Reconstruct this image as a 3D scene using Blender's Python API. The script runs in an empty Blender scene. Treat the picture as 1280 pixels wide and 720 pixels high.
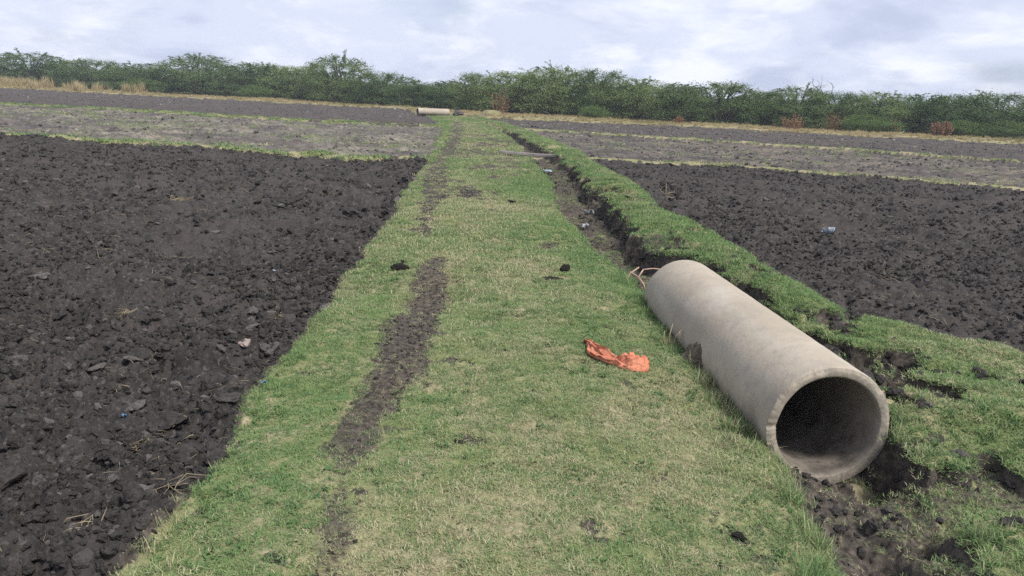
import bpy, math, random
import numpy as np
from mathutils import Matrix, Vector

SC = bpy.context.scene
COL = SC.collection
rng = np.random.default_rng(7)
random.seed(7)

# ------------------------------------------------------------------ camera, sky, sun, exposure
CAM_H, PITCH, ROLL = 1.5, math.radians(14.0), math.atan(59 / 1280)
cam_data = bpy.data.cameras.new('camera')
cam_data.sensor_width = 36.0
cam_data.lens = 26.72
cam_data.clip_start = 0.05
cam_data.clip_end = 9000
cam = bpy.data.objects.new('camera', cam_data)
COL.objects.link(cam)
_f = Vector((0, math.cos(PITCH), -math.sin(PITCH)))
_u = Vector((0, math.sin(PITCH), math.cos(PITCH)))
_r = Vector((1, 0, 0))
_r2 = _r * math.cos(ROLL) + _u * math.sin(ROLL)
_u2 = _u * math.cos(ROLL) - _r * math.sin(ROLL)
cam.matrix_world = Matrix(((_r2.x, _u2.x, -_f.x, 0), (_r2.y, _u2.y, -_f.y, 0),
                           (_r2.z, _u2.z, -_f.z, CAM_H), (0, 0, 0, 1)))
SC.camera = cam

SUN_EL, SUN_AZ = math.radians(54), math.radians(128)      # azimuth clockwise from +Y
world = bpy.data.worlds.new('World')
SC.world = world
world.use_nodes = True
wn, wl = world.node_tree.nodes, world.node_tree.links
wn.clear()
w_out = wn.new('ShaderNodeOutputWorld')
w_bg = wn.new('ShaderNodeBackground')
w_bg.inputs['Strength'].default_value = 0.064
w_sky = wn.new('ShaderNodeTexSky')
w_sky.sky_type = 'NISHITA'
w_sky.sun_disc = False
w_sky.sun_elevation = SUN_EL
w_sky.sun_rotation = SUN_AZ
w_sky.dust_density = 2.0
w_tc = wn.new('ShaderNodeTexCoord')
w_sep = wn.new('ShaderNodeSeparateXYZ')
wl.new(w_tc.outputs['Generated'], w_sep.inputs[0])


def wmath(op, a, b=None, clamp=False):
    n = wn.new('ShaderNodeMath')
    n.operation = op
    n.use_clamp = clamp
    for i, v in enumerate((a, b)):
        if v is None:
            continue
        if isinstance(v, (int, float)):
            n.inputs[i].default_value = v
        else:
            wl.new(v, n.inputs[i])
    return n.outputs[0]


zc = wmath('ADD', wmath('MAXIMUM', w_sep.outputs[2], 0.0), 0.30)
w_cmb = wn.new('ShaderNodeCombineXYZ')
wl.new(wmath('DIVIDE', w_sep.outputs[0], zc), w_cmb.inputs[0])
wl.new(wmath('DIVIDE', w_sep.outputs[1], zc), w_cmb.inputs[1])


def wnoise(scale, detail, rough, w, lo, hi, dist=0.0):
    n = wn.new('ShaderNodeTexNoise')
    n.noise_dimensions = '4D'
    n.inputs['W'].default_value = w
    n.inputs['Scale'].default_value = scale
    n.inputs['Detail'].default_value = detail
    n.inputs['Roughness'].default_value = rough
    n.inputs['Distortion'].default_value = dist
    wl.new(w_cmb.outputs[0], n.inputs['Vector'])
    m = wn.new('ShaderNodeMapRange')
    m.interpolation_type = 'SMOOTHSTEP'
    m.inputs['From Min'].default_value = lo
    m.inputs['From Max'].default_value = hi
    wl.new(n.outputs['Fac'], m.inputs['Value'])
    return m.outputs[0]


def wmix(fac, a, b):
    n = wn.new('ShaderNodeMix')
    n.data_type = 'RGBA'
    if isinstance(fac, float):
        n.inputs[0].default_value = fac
    else:
        wl.new(fac, n.inputs[0])
    for i, v in ((6, a), (7, b)):
        if isinstance(v, tuple):
            n.inputs[i].default_value = (*v, 1)
        else:
            wl.new(v, n.inputs[i])
    return n.outputs[2]


# high thin overcast: bright veil, blue-grey undersides, some blue sky let through
cloud_cover = wnoise(1.1, 6, 0.55, 1.3, 0.30, 0.52, 0.2)
cloud_dark = wnoise(2.2, 7, 0.57, 4.7, 0.48, 0.67, 0.3)
cloud_bright = wnoise(2.9, 7, 0.58, 9.1, 0.45, 0.65, 0.3)
c1 = wmix(cloud_bright, (6.7, 7.25, 8.9), (8.7, 9.0, 9.9))
c2 = wmix(cloud_dark, c1, (5.2, 5.8, 7.5))
veil = wmix(0.45, w_sky.outputs[0], (5.3, 6.3, 8.9))
wl.new(wmix(cloud_cover, veil, c2), w_bg.inputs['Color'])
wl.new(w_bg.outputs[0], w_out.inputs['Surface'])

sun_data = bpy.data.lights.new('sun', 'SUN')
sun_data.energy = 3.0
sun_data.angle = math.radians(14)
sun_data.color = (1.0, 0.95, 0.87)
sun = bpy.data.objects.new('sun', sun_data)
COL.objects.link(sun)
_sd = Vector((math.sin(SUN_AZ) * math.cos(SUN_EL), math.cos(SUN_AZ) * math.cos(SUN_EL), math.sin(SUN_EL)))
sun.rotation_euler = _sd.to_track_quat('Z', 'Y').to_euler()
sun.location = _sd * 40

SC.view_settings.view_transform = 'Standard'
SC.view_settings.look = 'None'
SC.view_settings.gamma = 1.0
SC.view_settings.exposure = 0.80
SC.view_settings.use_curve_mapping = False
SC.render.engine = 'CYCLES'
SC.cycles.max_bounces = 6
SC.cycles.diffuse_bounces = 3
SC.cycles.transparent_max_bounces = 6
SC.cycles.use_denoising = False


# ------------------------------------------------------------------ noise
def _hash(ix, iy, seed):
    h = (ix.astype(np.int64) * 374761393 + iy.astype(np.int64) * 668265263 + seed * 982451653) & 0xFFFFFFFF
    h = ((h ^ (h >> 13)) * 1274126177) & 0xFFFFFFFF
    h = (h ^ (h >> 16)) & 0xFFFFFFFF
    return h.astype(np.float64) / 4294967295.0


def vnoise(x, y, seed=0):
    x = np.asarray(x, float)
    y = np.asarray(y, float)
    x, y = np.broadcast_arrays(x, y)
    ix = np.floor(x)
    iy = np.floor(y)
    fx = x - ix
    fy = y - iy
    fx = fx * fx * (3 - 2 * fx)
    fy = fy * fy * (3 - 2 * fy)
    a = _hash(ix, iy, seed)
    b = _hash(ix + 1, iy, seed)
    c = _hash(ix, iy + 1, seed)
    d = _hash(ix + 1, iy + 1, seed)
    return (a + (b - a) * fx) * (1 - fy) + (c + (d - c) * fx) * fy


def fbm(x, y, seed=0, octv=4, gain=0.5):
    """-1..1, most values within +-0.6"""
    t = 0.0
    amp = 1.0
    tot = 0.0
    ca, sa = math.cos(0.6), math.sin(0.6)
    for o in range(octv):
        t = t + amp * (vnoise(x, y, seed + o * 17) * 2 - 1)
        tot += amp
        amp *= gain
        x, y = (x * ca - y * sa) * 2.03 + 3.1, (x * sa + y * ca) * 2.03 - 1.7
    return t / tot * 1.5


def sstep(v, a, b):
    t = np.clip((v - a) / (b - a), 0, 1)
    return t * t * (3 - 2 * t)


# ------------------------------------------------------------------ the lie of the land (metres; path runs along +Y)
def _curve(pts):
    a = np.array(pts, float)
    return lambda v: np.interp(v, a[:, 0], a[:, 1])


E_left = _curve([(-40, -1.3), (1, -1.2), (2.1, -1.25), (2.7, -1.29), (3.7, -1.38), (5, -1.41), (6.5, -1.42), (9.7, -1.6),
                 (15.5, -2.02), (21, -2.4), (33, -3.25), (46, -4.9), (58, -7.0), (70, -10)])
E_dl = _curve([(-40, 1.15), (2.3, 1.2), (3.0, 1.24), (3.4, 1.33), (4.5, 1.27), (5.7, 1.16), (6.2, 1.06), (7, 1.08), (8.1, .84), (10.7, .64), (15, .66), (21, .27),
               (29, -.26), (40, -1.2), (52, -2.7), (60, -4.2), (70, -6.5)])
E_dr = _curve([(-40, 1.9), (1.5, 1.54), (2.4, 1.62), (2.9, 1.76), (3.6, 1.94), (5.3, 2.0), (7.0, 1.95), (7.5, 1.86), (8.1, 1.42),
               (10.8, 1.43), (17.2, 1.31), (24, .79), (34, -.32), (45, -1.75), (60, -3.9), (70, -6.2)])
E_br = _curve([(-40, 4.3), (1.5, 4.3), (3.5, 4.0), (4.8, 3.4), (5.2, 2.95), (5.6, 2.68), (7, 2.56), (8.8, 2.41), (11, 2.15), (17.2, 2.2),
               (19.8, 2.02), (27.5, 1.47), (42.8, -.45), (60, -3.3), (70, -5.8)])
B_l1 = _curve([(-300, 26), (-60, 21.5), (-13.4, 19.9), (-10, 19.6), (-6.7, 18.7), (-4.1, 18.25), (-2, 18.4)])
B_l2 = _curve([(-300, 48), (-60, 42), (-27, 41), (-21, 40.6), (-13.6, 38), (-8.8, 37.4), (-3, 37.9)])
B_r1 = _curve([(0, 21.6), (2, 21.4), (5.6, 21.1), (8.7, 19.5), (11.9, 18), (40, 8), (300, -20)])
B_r2 = _curve([(-2, 39), (1.2, 38.2), (7.3, 35.3), (13.9, 32.7), (18.6, 28.6), (40, 19), (300, 2)])
B_far = _curve([(-400, 150), (-61, 91), (-44, 85), (-29, 80), (-17, 76), (-10.5, 73), (-8.2, 61), (-2.5, 57), (12, 59), (23, 54.5),
                (34, 52.6), (60, 49), (400, 20)])

PX, PY, PZ, PAZ, PL, PR = 1.545, 3.375, 0.040, -0.085, 2.44, 0.305     # the near pipe

TRACK_A = [(-.72, 7.3, .02), (-.70, 6.8, .10), (-.66, 5.9, .13), (-.64, 5.2, .16), (-.64, 4.3, .165), (-.66, 3.56, .11), (-.69, 3.14, .105), (-.62, 2.6, .06),
           (-.55, 2.2, .05), (-.5, 1.0, .1), (-.5, -8, .1)]
TRACK_B = [(-1.0, 8.0, .03), (-1.02, 8.4, .10), (-1.14, 9.6, .06), (-1.28, 11.6, .22), (-1.6, 15, .26), (-1.85, 18.3, .26), (-2.1, 24, .25), (-2.6, 32, .3), (-3.6, 45, .3)]


def poly_mask(x, y, pts, soft, seed):
    best = np.full(np.shape(x), -9.0)
    for (x0, y0, w0), (x1, y1, w1) in zip(pts[:-1], pts[1:]):
        dx, dy = x1 - x0, y1 - y0
        t = np.clip(((x - x0) * dx + (y - y0) * dy) / (dx * dx + dy * dy), 0, 1)
        d = np.hypot(x - x0 - t * dx, y - y0 - t * dy)
        best = np.maximum(best, (w0 + (w1 - w0) * t) - d)
    n = fbm(x * 5, y * 3.2, seed, 4, .6)
    return sstep(best + n * soft, -.10, .085)


ZN = dict(path=0, ditch=1, bank=2, l1=3, l2=4, l3=5, r1=6, r2=7, r3=8, bl1=9, bl2=10, br1=11, br2=12, verge=13, scrub=14)


def domes(x, y, cell, seed):
    """heaped lumps: the highest of the rounded clods around each point"""
    gx, gy = x / cell, y / cell
    ix, iy = np.floor(gx), np.floor(gy)
    best = np.zeros(x.shape)
    for dx in (-1, 0, 1):
        for dy in (-1, 0, 1):
            cx, cy = ix + dx, iy + dy
            px = cx + _hash(cx, cy, seed)
            py = cy + _hash(cx, cy, seed + 1)
            rr = .35 + .75 * _hash(cx, cy, seed + 2) ** 1.5
            d2 = ((gx - px) ** 2 + (gy - py) ** 2) / (rr * rr)
            best = np.maximum(best, rr * np.sqrt(np.clip(1 - d2, 0, 1)))
    return best


def soil_relief(x, y, amp, seed, mask):
    """turned clods: lumps standing out of a floor of crumbs"""
    out = np.zeros(x.shape)
    x, y = x[mask], y[mask]
    w = fbm(x * 9, y * 9, seed + 5, 3, .6) * .035
    w2 = fbm(x * 9 + 7, y * 9 - 3, seed + 6, 3, .6) * .035
    a = domes(x + w, (y + w2) * 1.25, .16, seed)
    b = domes(x - w2, y + w, .085, seed + 9)
    big = domes(x + w * 2, y * 1.1 + w2 * 2, .55, seed + 15) * sstep(fbm(x * .9, y * .9, seed + 81, 2), -.1, .5)
    f = fbm(x * 30, y * 30, seed + 31, 3, .65)
    c = fbm(x * 1.1, y * 1.1, seed + 61, 3)
    m = .35 + .65 * sstep(fbm(x * 1.7, y * 1.7, seed + 71, 2), -.4, .5)
    out[mask] = amp * (.110 * a * m + .055 * b + .020 * f + .035 * c + .10 * big - .090)
    return out


def land(x, y, fine=True):
    """height, zone, bare earth (0..1) at points"""
    x = np.asarray(x, float)
    y = np.asarray(y, float)
    lod = sstep(y, 3, 30)
    wob = lambda s, k: fbm(y * 1.3 + s, y * 0 + s, s, 4, .55) * .055 * k + fbm(y * .35, y * 0, s + 3, 2) * .06 * k
    e0 = E_left(y) + wob(11, 1.0)
    e1 = E_dl(y) + wob(23, .8)
    e2 = E_dr(y) + fbm(x * 2.5, y * 2.5, 37, 4, .6) * .16
    e3 = E_br(y) + wob(41, 1.4)
    near = 1 - sstep(y, 7, 10)
    # surfaces
    zp = .035 * fbm(x * .55, y * .55, 3, 2) + .018 * fbm(x * 2.6, y * 2.6, 5, 3) + .006 * fbm(x * 16, y * 16, 6, 3, .6)
    zp = zp - .03 * sstep(np.abs(x - (e0 + e1) * .5), .6, 1.3)
    relief_l = soil_relief(x, y, 1.0, 100, (x < e0 + .12) & (y < 95))
    relief_r = soil_relief(x, y, .78, 300, (x > e3 - .25) & (y < 62))
    tame = .55 + .45 * (1 - sstep(y, 18, 22))
    zl = -.075 + relief_l * np.where(y > B_l1(x), .8, 1.0)
    zr = -.065 + relief_r * np.where(y > B_r1(x), .85, 1.0)
    dep = np.interp(y, [0, 9, 14, 20, 30, 45, 60], [-.265, -.275, -.27, -.25, -.20, -.13, -.05])
    zd = dep + .075 * fbm(x * 2.4, y * 2.0, 55, 4, .6) + .035 * np.abs(fbm(x * 7, y * 7, 58, 4, .6))
    lm = (x > e1 - .1) & (x < e3 + .1) & (y < 24)
    rough = np.zeros(x.shape)
    rough[lm] = .06 * domes(x[lm], y[lm], .24, 61) + .035 * domes(x[lm] + .3, y[lm], .10, 67) + .012 * fbm(x[lm] * 28, y[lm] * 28, 69, 3, .65)
    zd = zd + rough - .035
    zd = zd + .05 * (1 - sstep(y, 2.8, 3.3)) + .12 * (1 - sstep(y, 2.9, 3.3)) * sstep(x, 1.35, 1.75) + .20 * near * sstep(x, 1.78, 2.25) * sstep(fbm(x * 1.8, y * 1.6, 91, 3), -.5, .6)
    bmid, bhalf = (e2 + e3) * .5, np.maximum((e3 - e2) * .5, .2)
    zb = .05 + .06 * np.clip(1 - ((x - bmid) / bhalf) ** 2, 0, 1) - .07 * (1 - sstep(y, 2.8, 3.6)) + .05 * fbm(x * 1.1, y * .9, 71, 3) + .022 * fbm(x * 4.5, y * 4.5, 77, 3, .6) + .006 * fbm(x * 16, y * 16, 6, 3, .6)
    pocket = sstep(fbm(x * 1.9 + 4, y * 1.7, 83, 4, .6), .25, .37) * near * np.interp(y, [2, 3.0, 3.8], [.25, .6, 1.0])
    pocket = pocket + .6 * sstep(fbm(x * 2.4, y * 1.6, 87, 4, .6), .42, .55) * (1 - near) * (1 - sstep(y, 20, 30))
    pocket = np.clip(pocket, 0, 1)
    zb = zb - .16 * pocket + pocket * rough * .9
    # joins
    k0 = sstep(x, e0 - .09, e0 + .10)
    k1 = sstep(x, e1 - .10, e1 + np.interp(y, [0, 6, 8, 30], [.30, .30, .24, .28]))
    k2 = sstep(x, e2 - .09, e2 + .05)
    k3 = sstep(x, e3 - .22, e3 + .12)
    z = zl + (zp - zl) * k0
    z = z + (zd - zp) * k1
    z = z + (zb - zd) * k2
    z = z + (zr - zb) * k3
    # bunds between plots
    left = x < e0
    right = x > e3
    zone = np.full(x.shape, ZN['path'])
    zone = np.where(x > e1 + .02, ZN['ditch'], zone)
    zone = np.where(x > e2 - .01, ZN['bank'], zone)
    b1, b2 = B_l1(x), B_l2(x)
    c1, c2 = B_r1(x), B_r2(x)
    wv = fbm(x * .8, y * 0 + 2, 131, 3) * .18
    zl_ = np.where(y < b1, ZN['l1'], np.where(y < b2, ZN['l2'], ZN['l3']))
    zr_ = np.where(y < c1, ZN['r1'], np.where(y < c2, ZN['r2'], ZN['r3']))
    zone = np.where(left, zl_, zone)
    zone = np.where(right, zr_, zone)
    for bb, nm, side, hw, hh in ((b1, 'bl1', left, .27, .10), (b2, 'bl2', left, .55, .13), (c1, 'br1', right, .24, .08), (c2, 'br2', right, .40, .16)):
        d = np.abs(y - bb - wv)
        up = (1 - sstep(d, hw * .15, hw * 1.25)) * side
        z = np.where(side, z + up * (hh - .35 * (z + .07)), z)
        zone = np.where(side & (d < hw * .85), ZN[nm], zone)
    far = B_far(x) + fbm(x * .35, y * 0, 141, 3) * .8
    kf = sstep(y, far - .6, far + 1.2)
    zv = .14 + .10 * fbm(x * .25, y * .25, 151, 3) + .05 * fbm(x * 1.3, y * 1.3, 157, 3)
    z = z + (zv - z) * kf
    zone = np.where(y > far, ZN['verge'], zone)
    zone = np.where(y > far + 9 + 3 * fbm(x * .2, y * .2, 163, 2), ZN['scrub'], zone)
    # worn tracks and trodden spots
    bare = poly_mask(x, y, TRACK_A, .085, 201) * np.interp(y, [2.0, 3.0, 3.6], [.50, .70, 1.0])
    bare = np.maximum(bare, poly_mask(x, y, TRACK_B, .22, 211) * .9)
    for (px, py, rx, ry, q) in ((-.75, 12.3, .45, 1.1, .95), (-.6, 16.8, .8, .9, .8), (-1.0, 21.5, 1.0, 1.2, .8), (-.9, 28, 1.1, 1.0, .8), (-.25, 19.2, .7, 1.6, .8), (-1.2, 25, .9, 2.0, .75), (-.5, 14.8, .3, .5, .7), (-.05, 11.1, .10, .22, .9),
                                (-.2, 3.2, .10, .05, .9), (.38, 6.5, .10, .08, .8), (.42, 8.05, .12, .22, .7), (-.36, 10.4, .15, .25, .7), (-.1, 15.5, .25, .5, .6),
                                (-.45, 6.2, .14, .10, .5), (-1.9, 30, 1.0, 2.2, .7), (-2.4, 38, 1.0, 3, .6)):
        r = np.hypot((x - px) / rx, (y - py) / ry) + fbm(x * 6, y * 4, 221, 3, .6) * .7
        bare = np.maximum(bare, q * (1 - sstep(r, .6, 1.15)))
    bare = np.maximum(bare, .8 * sstep(fbm(x * 2.1, y * .8, 231, 4, .6), .44, .66) * sstep(y, 8, 14))
    bare = np.maximum(bare, .85 * sstep(fbm(x * 9, y * 9, 233, 3, .6), .62, .8))
    z = np.where(zone == ZN['path'], z - .012 * bare + bare * .010 * fbm(x * 22, y * 22, 19, 3, .65), z)
    bare = np.where(zone == ZN['path'], np.maximum(bare, .75 * (1 - sstep(x - e0, .0, .07))), bare)
    bare = np.where(zone == ZN['bank'], np.maximum(pocket, .8 * sstep(fbm(x * 3, y * 2.4, 241, 4, .6), .40, .62)), bare)
    gd = sstep(fbm(x * 2.0, y * 1.6, 251, 4, .6), -.15, .35)
    bare = np.where(zone == ZN['ditch'], 1 - .80 * gd * np.interp(y, [3, 6, 8, 19, 24], [1.05, .8, .45, .5, .9]), bare)
    mouth = (zone == ZN['ditch']) & (y < PY + .1) & (y > 2.75) & (x > 1.2) & (x < 1.66)
    bare = np.where(zone == ZN['ditch'], np.maximum(bare, .36), bare)
    bare = np.where((zone == ZN['ditch']) & (y < 3.35) & (x > 1.48), bare * .55, bare)
    bare = np.where(mouth, np.maximum(bare, .85), bare)
    # the pipe has bedded itself in
    ax, ay = math.sin(PAZ), math.cos(PAZ)
    t = (x - PX) * ax + (y - PY) * ay
    lat = (x - PX) * ay - (y - PY) * ax
    inside = (t > -.06) & (t < PL + .05) & (np.abs(lat) < PR - .003)
    cap = PZ - np.sqrt(np.clip(PR * PR - lat * lat, 0, 1)) - .006
    z = np.where(inside, np.minimum(z, cap), z)
    return z, zone, np.clip(bare, 0, 1)


# ------------------------------------------------------------------ materials
def new_mat(name):
    m = bpy.data.materials.new(name)
    m.use_nodes = True
    m.node_tree.nodes.clear()
    return m, m.node_tree.nodes, m.node_tree.links


class NT:
    """small node-building helper"""

    def __init__(self, name):
        self.m, self.n, self.l = new_mat(name)
        self.out = self.n.new('ShaderNodeOutputMaterial')
        self.pos = self.n.new('ShaderNodeNewGeometry').outputs['Position']

    def put(self, sock, v):
        if isinstance(v, (int, float)):
            sock.default_value = v
        elif isinstance(v, tuple):
            sock.default_value = (*v, 1) if len(v) == 3 and sock.type == 'RGBA' else v
        else:
            self.l.new(v, sock)

    def obj_coord(self):
        return self.n.new('ShaderNodeTexCoord').outputs['Object']

    def noise(self, scale, detail=3, rough=.55, vec=None, lo=None, hi=None, w=0.0, stretch=None):
        n = self.n.new('ShaderNodeTexNoise')
        n.noise_dimensions = '4D'
        n.inputs['W'].default_value = w
        n.inputs['Scale'].default_value = scale
        n.inputs['Detail'].default_value = detail
        n.inputs['Roughness'].default_value = rough
        v = vec if vec is not None else self.pos
        if stretch:
            mp = self.n.new('ShaderNodeMapping')
            mp.inputs['Scale'].default_value = stretch
            self.l.new(v, mp.inputs['Vector'])
            v = mp.outputs[0]
        self.l.new(v, n.inputs['Vector'])
        if lo is None:
            return n.outputs['Fac']
        return self.rng(n.outputs['Fac'], lo, hi)

    def rng(self, v, lo, hi, a=0.0, b=1.0):
        m = self.n.new('ShaderNodeMapRange')
        m.interpolation_type = 'SMOOTHSTEP'
        self.put(m.inputs['Value'], v)
        for k, q in (('From Min', lo), ('From Max', hi), ('To Min', a), ('To Max', b)):
            m.inputs[k].default_value = q
        return m.outputs[0]

    def math(self, op, a, b=0.0, clamp=False):
        n = self.n.new('ShaderNodeMath')
        n.operation = op
        n.use_clamp = clamp
        self.put(n.inputs[0], a)
        self.put(n.inputs[1], b)
        return n.outputs[0]

    def mix(self, fac, a, b):
        n = self.n.new('ShaderNodeMix')
        n.data_type = 'RGBA'
        self.put(n.inputs[0], fac)
        self.put(n.inputs[6], a)
        self.put(n.inputs[7], b)
        return n.outputs[2]

    def attr(self, name, kind='GEOMETRY'):
        n = self.n.new('ShaderNodeAttribute')
        n.attribute_name = name
        n.attribute_type = kind
        return n.outputs['Fac']

    def rand(self):
        return self.n.new('ShaderNodeObjectInfo').outputs['Random']

    def bump(self, h, strength, dist, prev=None):
        b = self.n.new('ShaderNodeBump')
        b.inputs['Strength'].default_value = strength
        b.inputs['Distance'].default_value = dist
        self.l.new(h, b.inputs['Height'])
        if prev is not None:
            self.l.new(prev, b.inputs['Normal'])
        return b.outputs[0]

    def surf(self, color, rough=.9, normal=None, spec=.25):
        b = self.n.new('ShaderNodeBsdfPrincipled')
        self.put(b.inputs['Base Color'], color)
        self.put(b.inputs['Roughness'], rough)
        b.inputs['Specular IOR Level'].default_value = spec
        if normal is not None:
            self.l.new(normal, b.inputs['Normal'])
        self.l.new(b.outputs[0], self.out.inputs['Surface'])
        return self.m

    def leaf(self, color, trans=.3):
        d = self.n.new('ShaderNodeBsdfDiffuse')
        t = self.n.new('ShaderNodeBsdfTranslucent')
        x = self.n.new('ShaderNodeMixShader')
        self.put(d.inputs['Color'], color)
        self.put(t.inputs['Color'], color)
        x.inputs[0].default_value = trans
        self.l.new(d.outputs[0], x.inputs[1])
        self.l.new(t.outputs[0], x.inputs[2])
        self.l.new(x.outputs[0], self.out.inputs['Surface'])
        return self.m


def soil_color(t, tint=(1, 1, 1), k=1.0):
    c = lambda r, g, b: (r * k * tint[0], g * k * tint[1], b * k * tint[2])
    a = t.mix(t.noise(7, 5, .6, lo=.3, hi=.7), c(.0222, .0202, .0194), c(.052, .0480, .0458))
    a = t.mix(t.noise(38, 4, .6, lo=.50, hi=.72, w=3), a, c(.110, .099, .091))
    return t.mix(t.noise(.8, 3, .5, lo=.40, hi=.75, w=5), a, c(.062, .054, .051))


def mat_soil(name, tint=(1, 1, 1), k=1.0):
    t = NT(name)
    col = soil_color(t, tint, k)
    nb = t.bump(t.noise(70, 5, .7), 1.0, .014)
    return t.surf(col, .95, nb, .15)


def mat_fallow(name, light, grass_lo, grass_hi, straw=(.235, .215, .17)):
    t = NT(name)
    col = soil_color(t, (1, .98, 1.0), light)
    st = t.math('MULTIPLY', t.noise(.55, 6, .68, lo=.38, hi=.64, w=2), t.noise(4.5, 5, .65, lo=.35, hi=.62, w=12))
    col = t.mix(st, col, straw)
    gr = t.math('MULTIPLY', t.noise(.35, 6, .65, lo=grass_lo, hi=grass_hi, w=8), t.noise(5, 4, .6, lo=.4, hi=.6, w=15))
    col = t.mix(gr, col, (.13, .155, .065))
    nb = t.bump(t.noise(14, 5, .65), .8, .05)
    return t.surf(col, .95, nb, .15)


def mat_turf(name):
    t = NT(name)
    bare = t.attr('bare')
    th = t.mix(t.noise(24, 4, .6, lo=.3, hi=.7), (.19, .16, .10), (.33, .29, .185))
    th = t.mix(t.noise(2.2, 4, .6, lo=.35, hi=.65, w=4), th, (.15, .175, .07))
    so = t.mix(t.noise(26, 5, .65, lo=.35, hi=.7), (.036, .031, .027), (.105, .090, .076))
    f = t.math('ADD', bare, t.math('MULTIPLY', t.math('SUBTRACT', t.noise(40, 4, .65, w=7), .5), .9), True)
    col = t.mix(t.rng(f, .32, .62), th, so)
    nb = t.bump(t.noise(85, 4, .65), .8, .010)
    return t.surf(col, .95, nb, .12)


def mat_verge(name):
    t = NT(name)
    c = t.mix(t.noise(1.1, 5, .6, lo=.35, hi=.65), (.27, .23, .13), (.16, .16, .08))
    c = t.mix(t.noise(.35, 4, .6, lo=.5, hi=.7, w=3), c, (.14, .11, .085))
    return t.surf(c, .95, t.bump(t.noise(6, 4, .6), .8, .1), .1)


def mat_scrub(name):
    t = NT(name)
    c = t.mix(t.noise(.6, 5, .6, lo=.35, hi=.65), (.075, .075, .04), (.13, .11, .065))
    return t.surf(c, .95, None, .1)


M = {}
M['soil'] = mat_soil('dark_clay_soil')
M['soil_far'] = mat_soil('dark_clay_soil_weathered', (1.05, 1.0, .98), 1.35)
M['fallow'] = mat_fallow('grey_fallow_soil', 1.7, .50, .68)
M['fallow_r'] = mat_fallow('brown_fallow_soil', 1.5, .56, .74, (.185, .160, .125))
M['turf'] = mat_turf('grazed_turf')
M['verge'] = mat_verge('straw_verge')
M['scrub'] = mat_scrub('scrub_floor')


def grass_mat(name, greens, straws, mid=.5):
    t = NT(name)
    rb = t.attr('rnd')
    dry = t.attr('dry', 'INSTANCER')
    f = t.math('ADD', t.math('MULTIPLY', rb, .85), t.math('SUBTRACT', dry, .5 + mid - .5))
    gcol = t.mix(t.attr('rnd2'), greens[0], greens[1])
    gcol = t.mix(t.rng(t.rand(), .6, 1.0), gcol, greens[2])
    scol = t.mix(t.attr('rnd2'), straws[0], straws[1])
    scol = t.mix(t.rng(t.rand(), .7, 1.0), scol, straws[2])
    return t.leaf(t.mix(t.rng(f, .34, .60), gcol, scol), .28)


M['grass'] = grass_mat('short_grass', ((.152, .228, .092), (.225, .308, .135), (.102, .185, .088)),
                       ((.37, .34, .21), (.48, .45, .30), (.27, .225, .145)))
M['litter'] = grass_mat('straw_litter', ((.20, .17, .10), (.24, .20, .12), (.17, .14, .09)), ((.24, .20, .13), (.32, .27, .18), (.18, .145, .10)), .2)
M['straw'] = grass_mat('dry_grass', ((.20, .20, .08), (.27, .25, .10), (.16, .17, .07)),
                       ((.40, .32, .18), (.48, .40, .24), (.30, .23, .135)), .2)


# ------------------------------------------------------------------ mesh helpers
def mesh_np(name, verts, faces, mat=None, smooth=True, attrs=None):
    """verts (N,3); faces (M,3) or (M,4)"""
    me = bpy.data.meshes.new(name)
    verts = np.ascontiguousarray(verts, np.float32)
    faces = np.ascontiguousarray(faces, np.int32)
    k = faces.shape[1]
    me.vertices.add(len(verts))
    me.vertices.foreach_set('co', verts.ravel())
    me.loops.add(faces.size)
    me.loops.foreach_set('vertex_index', faces.ravel())
    me.polygons.add(len(faces))
    me.polygons.foreach_set('loop_start', np.arange(0, faces.size, k, dtype=np.int32))
    me.polygons.foreach_set('loop_total', np.full(len(faces), k, np.int32))
    me.polygons.foreach_set('use_smooth', np.full(len(faces), smooth, bool))
    for nm, arr in (attrs or {}).items():
        a = me.attributes.new(nm, 'FLOAT', 'POINT')
        a.data.foreach_set('value', np.ascontiguousarray(arr, np.float32))
    me.update(calc_edges=True)
    if mat:
        me.materials.append(mat)
    return me


def link(name, data, parent=None, loc=None, rot=None, scale=None):
    o = bpy.data.objects.new(name, data)
    COL.objects.link(o)
    if parent:
        o.parent = parent
    if loc is not None:
        o.location = loc
    if rot is not None:
        o.rotation_euler = rot
    if scale is not None:
        o.scale = scale
    return o


def tag(o, label=None, cat=None, group=None, kind=None):
    for k, v in (('label', label), ('category', cat), ('group', group), ('kind', kind)):
        if v:
            o[k] = v
    return o


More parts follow.
